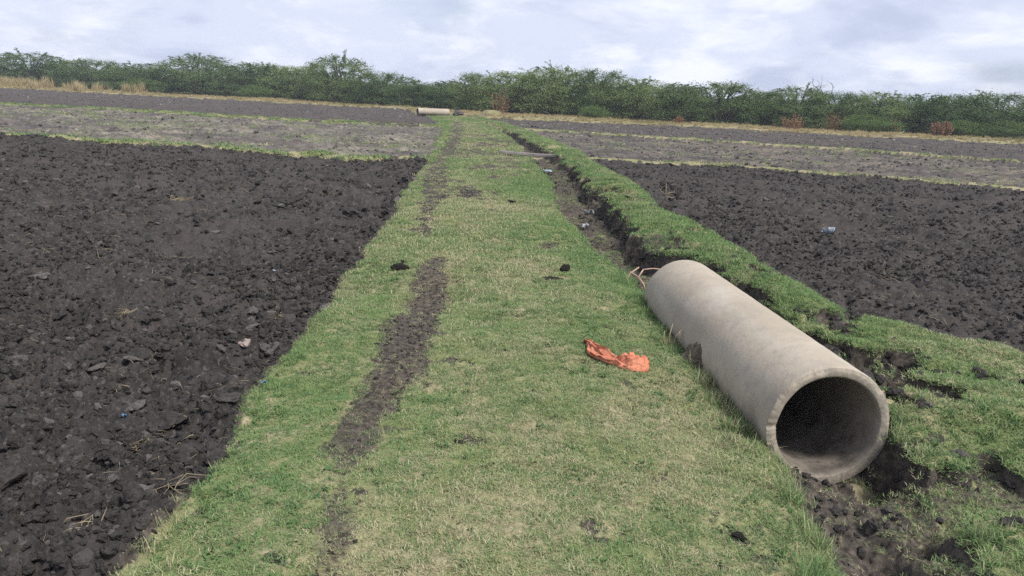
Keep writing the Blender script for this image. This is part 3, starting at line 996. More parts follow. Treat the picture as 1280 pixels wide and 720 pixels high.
def shrub_meshes(seed, mat, H=3.6, W=3.2, n_main=46, n_sub=9, per=9, leafs=5, spikes=5, low=.44):
    r = np.random.default_rng(seed)
    wood = MB()
    LV, LR = [], []

    tone = .5

    def leaf_run(pts, n, size, droop):
        """rows of small narrow leaves along a twig"""
        ts = r.uniform(.05, 1.0, n)
        k = len(pts) - 1
        i = np.minimum((ts * k).astype(int), k - 1)
        fr = (ts * k - i)[:, None]
        p = pts[i] * (1 - fr) + pts[i + 1] * fr
        d = r.normal(size=(n, 3))
        d[:, 2] = d[:, 2] * .45 - droop
        d /= np.linalg.norm(d, axis=1)[:, None]
        s = np.cross(d, r.normal(size=(n, 3)) * np.array([.5, .5, 1.0]))
        s /= np.linalg.norm(s, axis=1)[:, None]
        L = r.uniform(.6, 1.3, n)[:, None] * size
        w = L * r.uniform(.22, .36, n)[:, None]
        p = p + d * .02
        q = np.stack([p, p + d * L * .5 + s * w, p + d * L, p + d * L * .5 - s * w], 1)
        LV.append(q.reshape(-1, 3))
        LR.append(np.repeat(np.clip(r.normal(tone, .20, n), 0, 1), 4))
    lob = r.uniform(0, 6.283, 3)
    for m in range(n_main):
        az = m * 2.399963 + r.uniform(-.4, .4)
        tone = r.uniform(.2, .8)
        lobe = 1 + .16 * math.sin(2 * az + lob[0]) + .12 * math.sin(3 * az + lob[1])
        if r.uniform() < low:
            rr = W * lobe * r.uniform(.62, 1.0)
            zt = r.uniform(.08, .55) * H
        else:
            rr = W * lobe * math.sqrt(r.uniform(.02, .92))
            zt = H * (1 - .42 * (rr / (W * lobe)) ** 2.6) * r.uniform(.84, 1.0)
        tip = np.array([rr * math.cos(az), rr * math.sin(az), zt])
        base = np.array([.14 * math.cos(az), .14 * math.sin(az), 0])
        ctl = np.array([tip[0] * .42, tip[1] * .42, max(zt * .95, .6) + .25])
        ts = np.linspace(0, 1, 7)[:, None]
        pts = (1 - ts) ** 2 * base + 2 * ts * (1 - ts) * ctl + ts ** 2 * tip
        pts[1:-1] += r.normal(0, .05, (5, 3))
        wood.tube(pts, np.linspace(.048, .010, 7), 4, False)
        leaf_run(pts[2:], per * 9, .09, .05)
        for s in range(n_sub):
            q = r.uniform(.22, 1.0) ** .85
            i = min(int(q * 6), 5)
            p0 = pts[i] + (pts[i + 1] - pts[i]) * (q * 6 - i)
            out = np.array([p0[0], p0[1], 0]) / (np.hypot(p0[0], p0[1]) + .3)
            d = out * r.uniform(.1, .9) + r.normal(0, .55, 3) * np.array([1, 1, .5]) + np.array([0, 0, .12])
            d /= np.linalg.norm(d)
            L = r.uniform(.35, .75)
            tt = np.linspace(0, 1, 4)[:, None]
            tw = p0 + d * L * tt + np.array([0, 0, -.22]) * L * tt ** 2
            tw[:, 2] = np.maximum(tw[:, 2], .08)
            wood.tube(tw, np.linspace(.012, .004, 4), 3, False)
            leaf_run(tw, per * leafs, .088, .12)
    for k in range(150):                              # leafy pads that round the crown off
        az = r.uniform(0, 6.283)
        lobe = 1 + .16 * math.sin(2 * az + lob[0]) + .12 * math.sin(3 * az + lob[1])
        if k % 5 < 3:
            q = math.sqrt(r.uniform(.0, 1.0))
            zt = H * (1 - .42 * q ** 2.6) * r.uniform(.80, .97)
        else:
            q = r.uniform(.80, 1.02)
            zt = H * r.uniform(.06, .58)
        cen = np.array([q * W * lobe * math.cos(az), q * W * lobe * math.sin(az), zt])
        tone = r.uniform(.1, .9)
        m_ = 95
        off = r.normal(size=(m_, 3)) * np.array([.34, .34, .13]) * r.uniform(.7, 1.3)
        off[:, 2] -= .25 * (off[:, 0] ** 2 + off[:, 1] ** 2)
        d = r.normal(size=(m_, 3)) * np.array([1, 1, .5])
        d /= np.linalg.norm(d, axis=1)[:, None]
        sd = np.cross(d, r.normal(size=(m_, 3)) * np.array([.5, .5, 1.0]))
        sd /= np.linalg.norm(sd, axis=1)[:, None]
        L = r.uniform(.05, .11, m_)[:, None]
        p = cen + off
        LV.append(np.stack([p, p + d * L * .5 + sd * L * .3, p + d * L, p + d * L * .5 - sd * L * .3], 1).reshape(-1, 3))
        LR.append(np.repeat(np.clip(r.normal(tone, .15, m_), 0, 1), 4))
    for s in range(spikes):                           # whippy shoots above the crown
        az, rr = r.uniform(0, 6.283), W * math.sqrt(r.uniform(0, .6))
        p0 = np.array([rr * math.cos(az), rr * math.sin(az), H * (1 - .42 * (rr / W) ** 2.2) * .86])
        d = np.array([r.normal(0, .6), r.normal(0, .6), 1.0])
        L = r.uniform(.35, .85)
        tt = np.linspace(0, 1, 4)[:, None]
        tw = p0 + d * L * tt + np.array([d[0], d[1], -.5]) * L * .5 * tt ** 2
        wood.tube(tw, np.linspace(.016, .006, 4), 3, False)
        leaf_run(tw, 60, .10, .0)
    V = np.concatenate(LV)
    V[:, 2] = np.maximum(V[:, 2], .03)
    Fq = np.arange(len(V)).reshape(-1, 4)
    return wood.mesh('stems', M['bark']), mesh_np('crown', V, Fq, mat, False, {'rnd': np.concatenate(LR)})


SHRUB = [shrub_meshes(800 + i, M['leaf']) for i in range(6)]
SHRUB_PALE = [shrub_meshes(820 + i, M['leaf_pale'], 2.2, 2.4, 22, 6, 9, 5, 3, .45) for i in range(2)]


def ground_z(x, y):
    return float(land(np.array([x]), np.array([y]))[0][0])


def shrub(x, y, h, w, var, label, group, kind='shrub', lib=None, H=3.6, W=3.2):
    lib = lib or SHRUB
    st, cr = lib[var % len(lib)]
    e = link(kind, None, loc=(x, y, ground_z(x, y) - .05))
    e.rotation_euler = (0, 0, (var * 2.1 + x) % 6.283)
    e.scale = (w / W, w / W, h / H)
    link('stems', st, e)
    link('crown', cr, e)
    tag(e, label, 'shrub', group)
    return e


G1 = 'green shrubs of the tree line'
FRONT = [
    (-74.6, 108.0, 3.3, 5.3, 'shrub cut by the left edge of the picture, behind tall yellow grass'),
    (-66.2, 106.0, 4.0, 5.6, 'broad dark shrub behind the tall yellow grass at far left'),
    (-56.7, 104.0, 4.1, 5.3, 'tufted-top shrub second from the tall yellow grass, left tree line'),
    (-47.6, 100.0, 3.8, 4.6, 'low even shrub just right of the tall yellow grass'),
    (-40.0, 97.0, 4.4, 5.1, 'broad shrub with spiky top at the middle of the left tree line'),
    (-32.0, 94.0, 4.25, 4.7, 'shrub left of the two tallest left shrubs'),
    (-26.0, 91.0, 4.3, 4.1, 'dense shrub beside the tallest shrub on the left'),
    (-20.1, 87.0, 4.7, 4.1, 'tallest spiky green shrub left of the far pipe'),
    (-14.8, 84.0, 3.4, 3.5, 'rounded shrub on the slope down towards the far pipe'),
    (-10.7, 80.0, 2.85, 3.3, 'low shrub right behind the far pipe, its left end'),
    (-7.2, 79.0, 2.6, 2.7, 'lowest shrub in the dip above the far pipe'),
    (-4.3, 73.0, 3.2, 2.6, 'shrub directly above the end of the path'),
    (-0.6, 71.5, 4.0, 3.5, 'tall dark shrub right of the path end'),
    (3.2, 72.0, 4.4, 3.8, 'tallest domed shrub in the middle of the picture'),
    (6.8, 71.0, 3.85, 3.3, 'right shoulder of the tallest middle clump, rounded shrub'),
    (10.2, 69.5, 3.45, 3.3, 'spreading shrub just right of the tallest middle clump'),
    (13.8, 69.0, 3.3, 3.4, 'shrub behind the left-hand rust coloured weeds'),
    (17.5, 68.5, 3.2, 3.4, 'bright green shrub left of the dip, right tree line'),
    (20.8, 67.5, 2.75, 3.0, 'low shrub in the dip left of the bare dead tree'),
    (23.6, 67.0, 3.4, 3.0, 'dark dense shrub beside the bare dead tree'),
    (26.9, 66.5, 2.9, 3.0, 'lower shrub just right of the bare dead tree'),
    (29.9, 66.0, 2.9, 3.1, 'shrub between the dead tree and the rust brown heap'),
    (33.5, 65.5, 3.25, 3.3, 'broad dark shrub behind the rust brown heap'),
    (36.3, 65.0, 3.3, 3.2, 'spiky shrub just right of the rust brown heap'),
    (39.3, 64.5, 3.1, 3.2, 'second shrub right of the rust brown heap'),
    (42.6, 63.0, 3.6, 3.1, 'shrub at the right edge of the picture'),
    (46.5, 62.0, 3.6, 3.3, 'shrub running out of the right edge of the picture'),
]
for i, (x, y, h, w, lab) in enumerate(FRONT):
    shrub(x, y, h * (1.12 if x > 8 else 1.05) * (1 + .10 * math.sin(i * 1.9)), w * (1.12 + .14 * math.sin(i * 2.7)), i, lab, G1)
# second row, closing the gaps behind the first
rb = np.random.default_rng(31)
for i, (x, y, h, w, lab) in enumerate(FRONT[:-1]):
    x2, y2, h2, w2, _ = FRONT[i + 1]
    shrub((x + x2) / 2 * 1.07, (y + y2) / 2 + rb.uniform(5, 9), min(h, h2) * rb.uniform(.80, .95), max(w, w2) * 1.15, i * 5 + 3,
          'shrub of the rear row, seen through gaps between the front shrubs', 'rear row of shrubs')
# low pale bushes at the foot of the line
for i, (x, y, h, w, lab) in enumerate([
        (38.2, 60.8, 1.5, 1.9, 'low bright green bush at the right, second from the edge'),
        (35.3, 62.0, 1.35, 1.7, 'low dark green bush nearest the rust brown heap'),
        (41.6, 59.8, 1.7, 2.0, 'low bright green bush at the right edge'),
        (6.3, 66.8, 1.1, 1.2, 'small yellow-green bush at the foot of the tallest middle clump'),
        (27.8, 62.5, 1.5, 1.9, 'low bright bush between the two rust weed clumps on the right'),
        (-46.0, 95.0, 1.7, 2.2, 'low pale bush at the foot of the left tree line'),
        (-30.0, 88.5, 1.5, 1.7, 'low pale bush before the tallest left shrubs')]):
    shrub(x, y, h, w, i, lab, 'low bushes before the tree line', 'low_bush', SHRUB_PALE, 2.2, 2.4)


# ---- the far wood behind, one green mass
def far_wood():
    r = np.random.default_rng(77)
    n = 260
    x = r.uniform(-140, 110, n)
    y = np.interp(x, [-140, -70, -10, 5, 50, 110], [150, 122, 96, 90, 84, 84]) + r.uniform(0, 40, n)
    pr = [proto('far_shrub', SHRUB[k][1]) for k in range(4)]
    z = land(x, y)[0]
    s = r.uniform(.75, 1.0, n)
    sc = np.stack([s * 1.6, s * 1.6, s * .74], -1)
    scatter('scrub_woodland', np.stack([x, y, z - .1], -1), np.stack([x * 0, x * 0, r.uniform(0, 6.28, n)], -1), sc, r.integers(0, 4, n), pr,
            'mass of scrub wood far behind the shrubs', 'woodland')


far_wood()


# ---- rust brown dead weeds
def weed_meshes(seed, H, W, n, leafn):
    r = np.random.default_rng(seed)
    wood = MB()
    LV, LR = [], []
    for k in range(n):
        az, rr = r.uniform(0, 6.283), W * math.sqrt(r.uniform())
        b = np.array([rr * math.cos(az) * .7, rr * math.sin(az) * .7, 0])
        tip = np.array([rr * math.cos(az) * 1.1, rr * math.sin(az) * 1.1, H * r.uniform(.45, 1.0) * (1 - .35 * (rr / W) ** 2)])
        ts = np.linspace(0, 1, 4)[:, None]
        pts = b + (tip - b) * ts + r.normal(0, .03, (4, 3)) * ts
        wood.tube(pts, np.linspace(.016, .006, 4), 3, False)
        q = r.uniform(.1, 1, leafn)[:, None]
        p = b + (tip - b) * q
        d = r.normal(size=(leafn, 3))
        d /= np.linalg.norm(d, axis=1)[:, None]
        s = np.cross(d, r.normal(size=(leafn, 3)))
        s /= np.linalg.norm(s, axis=1)[:, None]
        L = r.uniform(.07, .17, leafn)[:, None]
        LV.append(np.stack([p, p + d * L * .5 + s * L * .25, p + d * L, p + d * L * .5 - s * L * .25], 1).reshape(-1, 3))
        LR.append(np.repeat(r.uniform(0, 1, leafn), 4))
    V = np.concatenate(LV)
    V[:, 2] = np.maximum(V[:, 2], .02)
    return wood.mesh('stalks', M['leaf_dead']), mesh_np('dead_leaves', V, np.arange(len(V)).reshape(-1, 4), M['leaf_dead'], False, {'rnd': np.concatenate(LR)})


def weed(x, y, H, W, n, leafn, seed, label, z=0):
    a, b = weed_meshes(seed, H, W, n, leafn)
    e = link('dead_weed', None, loc=(x, y, ground_z(x, y) - .03 + z))
    link('stalks', a, e)
    link('dead_leaves', b, e)
    tag(e, label, 'weeds', 'rust brown weeds along the tree line')


weed(21.3, 61.0, 1.45, .95, 40, 20, 901, 'wide spiky rust coloured weed clump below the dead tree')
weed(25.4, 63.2, 1.9, .75, 30, 20, 902, 'tall rust coloured weeds right of the dead tree')
weed(32.2, 59.6, 1.35, .80, 70, 60, 903, 'dense rounded heap of rust brown dead weeds')
weed(30.0, 62.3, 1.5, .45, 18, 18, 904, 'small rust weed clump left of the rounded brown heap')
weed(12.6, 62.0, .95, .40, 20, 20, 905, 'small orange weed clump at the verge, leftmost of the rust weeds')
weed(-1.7, 66.0, 2.6, .8, 26, 14, 906, 'thin brown dry weeds before the shrubs right of the path end')

# ---- bare dead tree standing above the shrubs
dm = MB()


def crooked(p0, d, L, r0, depth, rg):
    n = 6
    pts = [np.array(p0, float)]
    d = np.array(d, float)
    for k in range(n):
        d = d + rg.normal(0, .28, 3)
        d /= np.linalg.norm(d)
        pts.append(pts[-1] + d * L / n)
    dm.tube(np.array(pts), np.linspace(r0, r0 * .45, n + 1), 5, False)
    if depth:
        for k in range(3):
            i = rg.integers(2, n + 1)
            dd = d + rg.normal(0, .8, 3)
            dd[2] = dd[2] * .5 + .15
            crooked(pts[i], dd / np.linalg.norm(dd), L * rg.uniform(.5, .75), r0 * .55, depth - 1, rg)


rgd = np.random.default_rng(12)
dtree = link('dead_tree', None, loc=(26.4, 69.0, ground_z(26.4, 69)))
dm.tube([(0, 0, 0), (.1, 0, 1.2), (0, .1, 2.3)], [.13, .10, .08], 7, False)
link('trunk', dm.mesh('trunk', M['deadwood']), dtree)
dm = MB()
for d in ((.75, 0, .75), (-.5, .1, .9), (.1, -.2, 1), (-.9, 0, .5)):
    crooked((0, .1, 2.25), d, 1.7, .055, 2, rgd)
link('branches', dm.mesh('branches', M['deadwood']), dtree)
tag(dtree, 'bare crooked dead tree sticking up above the right shrubs', 'dead tree')


# ------------------------------------------------------------------ concrete pipes
def concrete_mat(name, dirt=1.0):
    t = NT(name)
    oc = t.obj_coord()
    c = t.mix(t.noise(2.2, 5, .6, vec=oc, lo=.3, hi=.7), (.295, .255, .200), (.375, .328, .262))
    c = t.mix(t.noise(14, 5, .65, vec=oc, lo=.45, hi=.75, w=2), c, (.27, .24, .207))
    # pale lime bloom in streaks round the shell
    c = t.mix(t.math('MULTIPLY', t.noise(3.0, 5, .6, vec=oc, lo=.5, hi=.72, w=6, stretch=(1, .35, 1)), .55), c, (.43, .40, .35))
    # pocks
    v = t.n.new('ShaderNodeTexVoronoi')
    v.inputs['Scale'].default_value = 42
    t.l.new(oc, v.inputs['Vector'])
    pk = t.math('MULTIPLY', t.rng(v.outputs['Distance'], .13, .06), t.noise(9, 2, .5, vec=oc, lo=.55, hi=.62, w=9))
    c = t.mix(t.math('MULTIPLY', pk, .7), c, (.13, .115, .10))
    # mud splashed up from the ground and silt lying in the bore
    sx = t.n.new('ShaderNodeSeparateXYZ')
    t.l.new(oc, sx.inputs[0])
    zz = t.math('ADD', sx.outputs[2], t.math('MULTIPLY', t.math('SUBTRACT', t.noise(3.5, 6, .68, vec=oc, w=11), .5), .55))
    mud = t.math('MULTIPLY', t.rng(zz, .04, -.20), .85 * dirt)
    c = t.mix(mud, c, (.135, .118, .10))
    sil = t.attr('bore')
    sm = t.math('MULTIPLY', sil, t.rng(zz, .02, -.2, .30, .95))
    dirt_c = t.mix(t.noise(11, 5, .68, vec=oc, lo=.40, hi=.62, w=21), (.165, .145, .122), (.075, .065, .056))
    c = t.mix(sm, c, dirt_c)
    rim = t.attr('rim')
    c = t.mix(t.math('MULTIPLY', rim, t.noise(55, 4, .6, vec=oc, lo=.35, hi=.65, w=14)), c, (.255, .225, .185))
    b = t.bump(t.noise(30, 5, .6, vec=oc), .35, .010)
    b = t.bump(t.noise(220, 3, .6, vec=oc), .25, .003, b)
    b = t.bump(t.math('MULTIPLY', pk, -1.0), .5, .006, b)
    return t.surf(c, .85, b, .3)


M['concrete'] = concrete_mat('weathered_concrete')


def pipe_mesh(name, L, R, wall, seed, chip=1.0, seg=144, rings=70):
    """local axis +Y from 0 to L; both ends chipped"""
    a = np.arange(seg) * 2 * math.pi / seg
    ca, sa = np.cos(a), np.sin(a)
    prof = []     # (ring y, radius array, bore, rim)
    n1 = vnoise(a * 2.3 + 3, a * 0 + seed, seed) * .55 + vnoise(a * 7.1, a * 0 + 1.5, seed + 1) * .30 + vnoise(a * 19, a * 0 + 4.5, seed + 2) * .15
    n1 = np.where(np.arange(seg) > seg - 14, n1[0] + (n1 - n1[0]) * (seg - np.arange(seg)) / 14, n1)
    top = sstep(sa, -.25, .5)
    c_out = (.004 + .018 * np.clip(n1 - .42, 0, 1) * 2.2 * (top * .95 + .05)) * chip           # outer arris broken back
    c_out = c_out + chip * top * .016 * np.clip(fbm(ca * 3.1 + 5, sa * 3.1, seed + 12, 5, .7) - .05, 0, 1)
    left = sstep(-ca, .55, .95) * (1 - sstep(np.abs(sa + .25), .25, .5))
    c_end = (.010 * n1 + .008 * left * vnoise(a * 4.3, a * 0 + 9, seed + 4) + .008 * left * vnoise(a * 31, a * 0 + 2, seed + 6)) * chip            # ragged end face
    r_in = R - wall
    jit = lambda y: (vnoise(a * 3 + y * 4, a * 0 + y * 6, seed + 8) - .5) * .0025
    wrap = np.minimum(np.arange(seg), seg - np.arange(seg)) / (seg / 2)
    blend = sstep(wrap, 0, .08)
    Y, RR, BO, RM = [], [], [], []

    def ring(y, r, bo, rm):
        Y.append(np.broadcast_to(y, (seg,)) * 1.0)
        RR.append(np.broadcast_to(r, (seg,)) * 1.0)
        BO.append(bo)
        RM.append(rm)
    e0 = c_end
    e1 = L - .012 * n1[::-1] * chip
    ring(e0 + c_out * 1.25, R + jit(0) * blend, 0, .3)
    for k in range(1, rings):
        y = L * (k / rings)
        if y < .1 or y > L - .03:
            y = np.maximum(y, e0 + c_out * 1.25 + .004 * k)
        ring(y, R + jit(k * .15) * blend, 0, 0)
    ring(e1 - .012, R, 0, .2)
    ring(e1, R - .010, 0, 1)
    ring(e1, r_in + .006, 0, 1)
    ring(e1 - .01, r_in, .6, .5)
    for k in range(12, 0, -1):
        ring(L * k / 13, r_in + jit(k * .6 + 50) * blend, 1, 0)
    ring(e0 + .05, r_in, 1, 0)
    ring(e0 + .010, r_in + .001, .7, .4)
    ring(e0 + .002 + .004 * n1, r_in + .008 + .012 * left, 0, .8)
    ring(e0, R - wall * .55, 0, 1)
    ring(e0 + .002 * n1, R - .010 - c_out * .8, 0, 1)
    ring(e0 + c_out * .55, R - c_out * .35, 0, 1)
    m = len(Y)
    V = np.stack([np.array(RR) * ca, np.array(Y), np.array(RR) * sa], -1).reshape(-1, 3)
    F = []
    for i in range(m):
        j = (i + 1) % m
        for k in range(seg):
            q = (k + 1) % seg
            F.append((i * seg + k, j * seg + k, j * seg + q, i * seg + q))
    at = {'bore': np.repeat(BO, seg), 'rim': np.repeat(RM, seg)}
    me = mesh_np(name, V, np.array(F), M['concrete'], True, at)
    ev = np.zeros(len(me.edges) * 2, np.int32)
    me.edges.foreach_get('vertices', ev)
    rg_ = ev.reshape(-1, 2) // seg
    crisp = (rg_[:, 0] == rg_[:, 1]) & np.isin(rg_[:, 0], (0, m - 1, m - 2, m - 4))
    sa_ = me.attributes.new('sharp_edge', 'BOOLEAN', 'EDGE')
    sa_.data.foreach_set('value', crisp)
    return me


pm = pipe_mesh('concrete_pipe', PL, PR, .052, 5, 1.0, 288, 80)
pipe = link('concrete_pipe', pm, loc=(PX, PY, PZ), rot=(0, 0, -PAZ))
tag(pipe, 'large grey-brown concrete pipe lying in the ditch with its chipped mouth open', 'pipe', 'concrete pipes')
fy0, fy1 = (-7.5, 56.9), (-5.3, 58.0)
faz = math.atan2(fy1[0] - fy0[0], fy1[1] - fy0[1])
fp = link('concrete_pipe', pipe_mesh('concrete_pipe', PL, .28, .05, 9, 1.0, 48, 24), loc=(*fy0, ground_z(-6.4, 57.7) + .25), rot=(0, 0, -faz))
tag(fp, 'small far concrete pipe lying across the end of the path', 'pipe', 'concrete pipes')


# ------------------------------------------------------------------ orange cloth
def cloth():
    nu, nv = 70, 34
    u = np.linspace(0, 1, nu)
    c = np.array([(-.160, .33), (-.140, .23), (-.110, .13), (-.070, .04), (-.030, -.04), (.010, -.09), (.055, -.10), (.095, -.085), (.135, -.05)])
    tt = np.linspace(0, 1, len(c))
    cx, cy = np.interp(u, tt, c[:, 0]), np.interp(u, tt, c[:, 1])
    k = np.ones(7) / 7
    cx = np.convolve(np.pad(cx, 3, 'edge'), k, 'valid')
    cy = np.convolve(np.pad(cy, 3, 'edge'), k, 'valid')
    tx, ty = np.gradient(cx), np.gradient(cy)
    ln = np.hypot(tx, ty)
    nx, ny = -ty / ln, tx / ln
    wd = np.interp(u, [0, .08, .25, .45, .55, .7, .85, 1], [.012, .036, .058, .056, .040, .075, .100, .060])
    v = np.linspace(-1, 1, nv)
    U, Vv = np.meshgrid(u, v, indexing='ij')
    prof = np.sqrt(np.clip(1 - np.abs(Vv) ** 2.6, 0, 1))
    hgt = np.interp(u, [0, .1, .3, .5, .7, .9, 1], [.02, .040, .05, .026, .05, .060, .035])[:, None]
    fold = np.abs(fbm(Vv * 3.4 + U * 2.0, U * 3.6 + 3, 951, 2, .4))
    fine = fbm(Vv * 7 + U * 4, U * 9, 955, 3, .5)
    z = prof * hgt * (.40 + 1.0 * fold) + .011 * fine * prof + .004
    lat = Vv * wd[:, None] * (1 + .22 * fbm(U * 9, Vv * 1.5, 957, 3)) + .014 * fbm(U * 7, Vv * 4, 959, 2)
    X = cx[:, None] + nx[:, None] * lat
    Y = cy[:, None] + ny[:, None] * lat + .008 * fine
    top = np.stack([X, Y, z], -1).reshape(-1, 3)
    bot = np.stack([X, Y, np.maximum(z * .2 - .004, -.006)], -1).reshape(-1, 3)
    i = np.arange(nu * nv).reshape(nu, nv)
    f = np.stack([i[:-1, :-1], i[1:, :-1], i[1:, 1:], i[:-1, 1:]], -1).reshape(-1, 4)
    off = nu * nv
    F = [f, f[:, ::-1] + off]
    rim = np.concatenate([i[:, 0], i[-1, 1:], i[::-1, -1][1:], i[0, ::-1][1:-1]])
    r2 = np.roll(rim, -1)
    F.append(np.stack([rim, r2, r2 + off, rim + off], -1)[:, ::-1])
    return mesh_np('cloth', np.concatenate([top, bot]), np.concatenate(F), M['cloth'], True)


t = NT('faded_orange_fabric')
oc = t.obj_coord()
cc = t.mix(t.noise(14, 4, .6, vec=oc, lo=.35, hi=.65), (.44, .145, .085), (.57, .235, .14))
cc = t.mix(t.noise(40, 4, .6, vec=oc, lo=.55, hi=.70, w=3), cc, (.24, .09, .06))
M['cloth'] = t.surf(cc, .85, t.bump(t.noise(16, 5, .6, vec=oc, stretch=(1.0, 2.2, 1.0)), 1.0, .030), .2)
cl = link('cloth', cloth(), loc=(.655, 4.33, ground_z(.655, 4.33) + .012))
tag(cl, 'crumpled faded orange cloth lying on the grass left of the near pipe', 'cloth')

# ------------------------------------------------------------------ plank over the ditch
t = NT('grey_plank')
oc = t.obj_coord()
M['plank'] = t.surf(t.mix(t.noise(4, 5, .6, vec=oc, lo=.3, hi=.7, stretch=(.4, 6, 2)), (.13, .118, .115), (.23, .21, .20)), .9,
                    t.bump(t.noise(12, 4, .6, vec=oc, stretch=(.3, 6, 3)), .5, .02), .2)
pv = []
for i in range(15):
    s = -0.92 + i * 1.84 / 14
    w0 = .15 + .012 * math.sin(i * 1.7)
    sag = -.03 * (1 - (s / .92) ** 2)
    for (yy, zz) in ((-w0, 0), (-w0 + .008, .05), (w0 - .008, .05), (w0, 0)):
        pv.append((s + (.02 * math.sin(yy * 40) if i in (0, 14) else 0), yy, zz + sag))
pf = [(i * 4 + k, i * 4 + (k + 1) % 4, (i + 1) * 4 + (k + 1) % 4, (i + 1) * 4 + k) for i in range(14) for k in range(4)]
pf += [(3, 2, 1, 0), (56, 57, 58, 59)]
mb = MB()
mb.add(pv, pf)
pk = link('plank', mb.mesh('plank', M['plank'], False), loc=(.40, 21.1, .04), rot=(0, .01, -.14))
tag(pk, 'grey plank laid as a footbridge across the ditch', 'plank')


# ------------------------------------------------------------------ single clods, stones and litter
def stone(name, x, y, s, squash, seed, mat, label, cat, group=None, sink=.3, tilt=(0, 0), rz=None, rough=.3, base=ICO3, cuts=6, smooth=False):
    r = random.Random(seed)
    me = lump(name, seed, M[mat], base, squash, rough, cuts, smooth)
    o = link(name, me, loc=(x, y, ground_z(x, y) + s * squash[2] * sink), rot=(tilt[0], tilt[1], rz if rz is not None else r.uniform(0, 6.28)), scale=(s, s, s))
    return tag(o, label, cat, group)


t = NT('dark_dung')
oc = t.obj_coord()
M['dung'] = t.surf(t.mix(t.noise(5, 4, .6, vec=oc), (.018, .016, .014), (.045, .04, .034)), .9, t.bump(t.noise(7, 4, .6, vec=oc), .8, .2), .2)
t = NT('pinkish_stone')
oc = t.obj_coord()
M['pink'] = t.surf(t.mix(t.noise(4, 4, .6, vec=oc), (.20, .155, .14), (.30, .24, .22)), .85, None, .2)

GC = 'dark clods lying on the grassy path'
stone('clod', .47, 6.84, .055, (1, .9, .9), 1001, 'dung', 'round dark clod on the grass left of the near pipe\'s far end', 'clod', GC, .75)
stone('clod', .355, 6.52, .10, (1.1, .8, .22), 1002, 'dung', 'flat crumbly dark patch of dung beside the round clod', 'clod', GC, .5, rough=.55)
stone('clod', -.985, 6.50, .075, (1.1, .6, .5), 1003, 'dung', 'dark lump on the grass left of the worn track\'s upper end', 'clod', GC, .6, rz=.2)
stone('clod', -1.0, 6.74, .028, (1, .8, .8), 1004, 'dung', 'tiny dark crumb behind the lump left of the worn track', 'clod', GC, .6)
stone('clod', .885, 2.52, .026, (1.3, .8, .6), 1005, 'dung', 'small dark clod low on the path near the pipe mouth', 'clod', GC, .8)
stone('clod', -.06, 11.2, .065, (1.2, .9, .4), 1006, 'dung', 'dark clod far up the middle of the path', 'clod', GC, .6)
stone('clod', -.21, 3.18, .030, (1.5, 1, .3), 1007, 'dung', 'small flat dark crumb right of the near worn track', 'clod', GC, .8)
stone('clod', 2.19, 11.1, .13, (1.3, .8, .7), 1008, 'clod', 'dark block of earth on the right edge of the bank', 'clod', None, .7)

GF = 'pale flat clay clods in the left field'
FL = [(-1.94, 4.72, .085, 'big pale flat clod facing up near the path, left field'),
      (-1.72, 4.40, .080, 'tilted flat clod just in front of the big pale one'),
      (-1.62, 4.55, .065, 'thin broken flake leaning beside the big pale clod'),
      (-1.60, 6.35, .075, 'light flat clod by the grass edge farther up the left field'),
      (-2.00, 6.30, .065, 'flat clod left of the light one by the grass edge'),
      (-1.89, 3.60, .075, 'long pale flake beside the blue scrap in the left field'),
      (-2.28, 3.95, .070, 'pale flake left of the long one, left field'),
      (-2.12, 4.05, .055, 'small pale flake between two longer ones, left field'),
      (-3.61, 5.60, .10, 'whitish split clod near the left edge of the picture'),
      (-2.90, 5.72, .085, 'flat pale clod alone in the middle of the left field'),
      (-1.53, 3.12, .060, 'slanting grey flake close to the grass, lower left field'),
      (-3.05, 4.30, .060, 'small pale flake at the left edge of the picture'),
      (-1.75, 5.30, .075, 'flat clod near the path between the big pale one and the light one'),
      (-2.45, 7.60, .085, 'pale flat clod far back in the left field')]
for i, (x, y, s, lab) in enumerate(FL):
    stone('flat_clod', x, y, s * .8, (1.2, .85, .30), 1020 + i, 'flake', lab, 'clod', GF, .9, (.25 * math.sin(i * 2.3) - .12, .25 * math.cos(i * 1.7)), rough=.28, cuts=7)
stone('stone', -1.56, 4.26, .055, (1.2, .8, .35), 1050, 'pink', 'pinkish flat stone at the grass edge of the left field', 'stone', None, .9)

GB = 'big dark clods in the left field'
for i, (x, y, s, lab) in enumerate([
        (-2.15, 4.15, .085, 'big dark clod behind the long pale flake, left field'),
        (-1.50, 4.95, .10, 'big dark clod against the grass edge beside the big pale clod'),
        (-1.62, 3.40, .085, 'big dark clod at the grass edge, lower left field'),
        (-2.02, 2.75, .08, 'big dark clod low in the left corner of the picture'),
        (-2.55, 3.35, .085, 'big dark clod at the left edge of the picture, lower half'),
        (-1.72, 7.60, .12, 'big dark clod at the grass edge, middle of the left field'),
        (-2.05, 9.40, .12, 'big dark clod far along the grass edge, left field')]):
    stone('clod', x, y, s, (1.1, .85, .65), 1060 + i, 'clod', lab, 'clod', GB, .55)


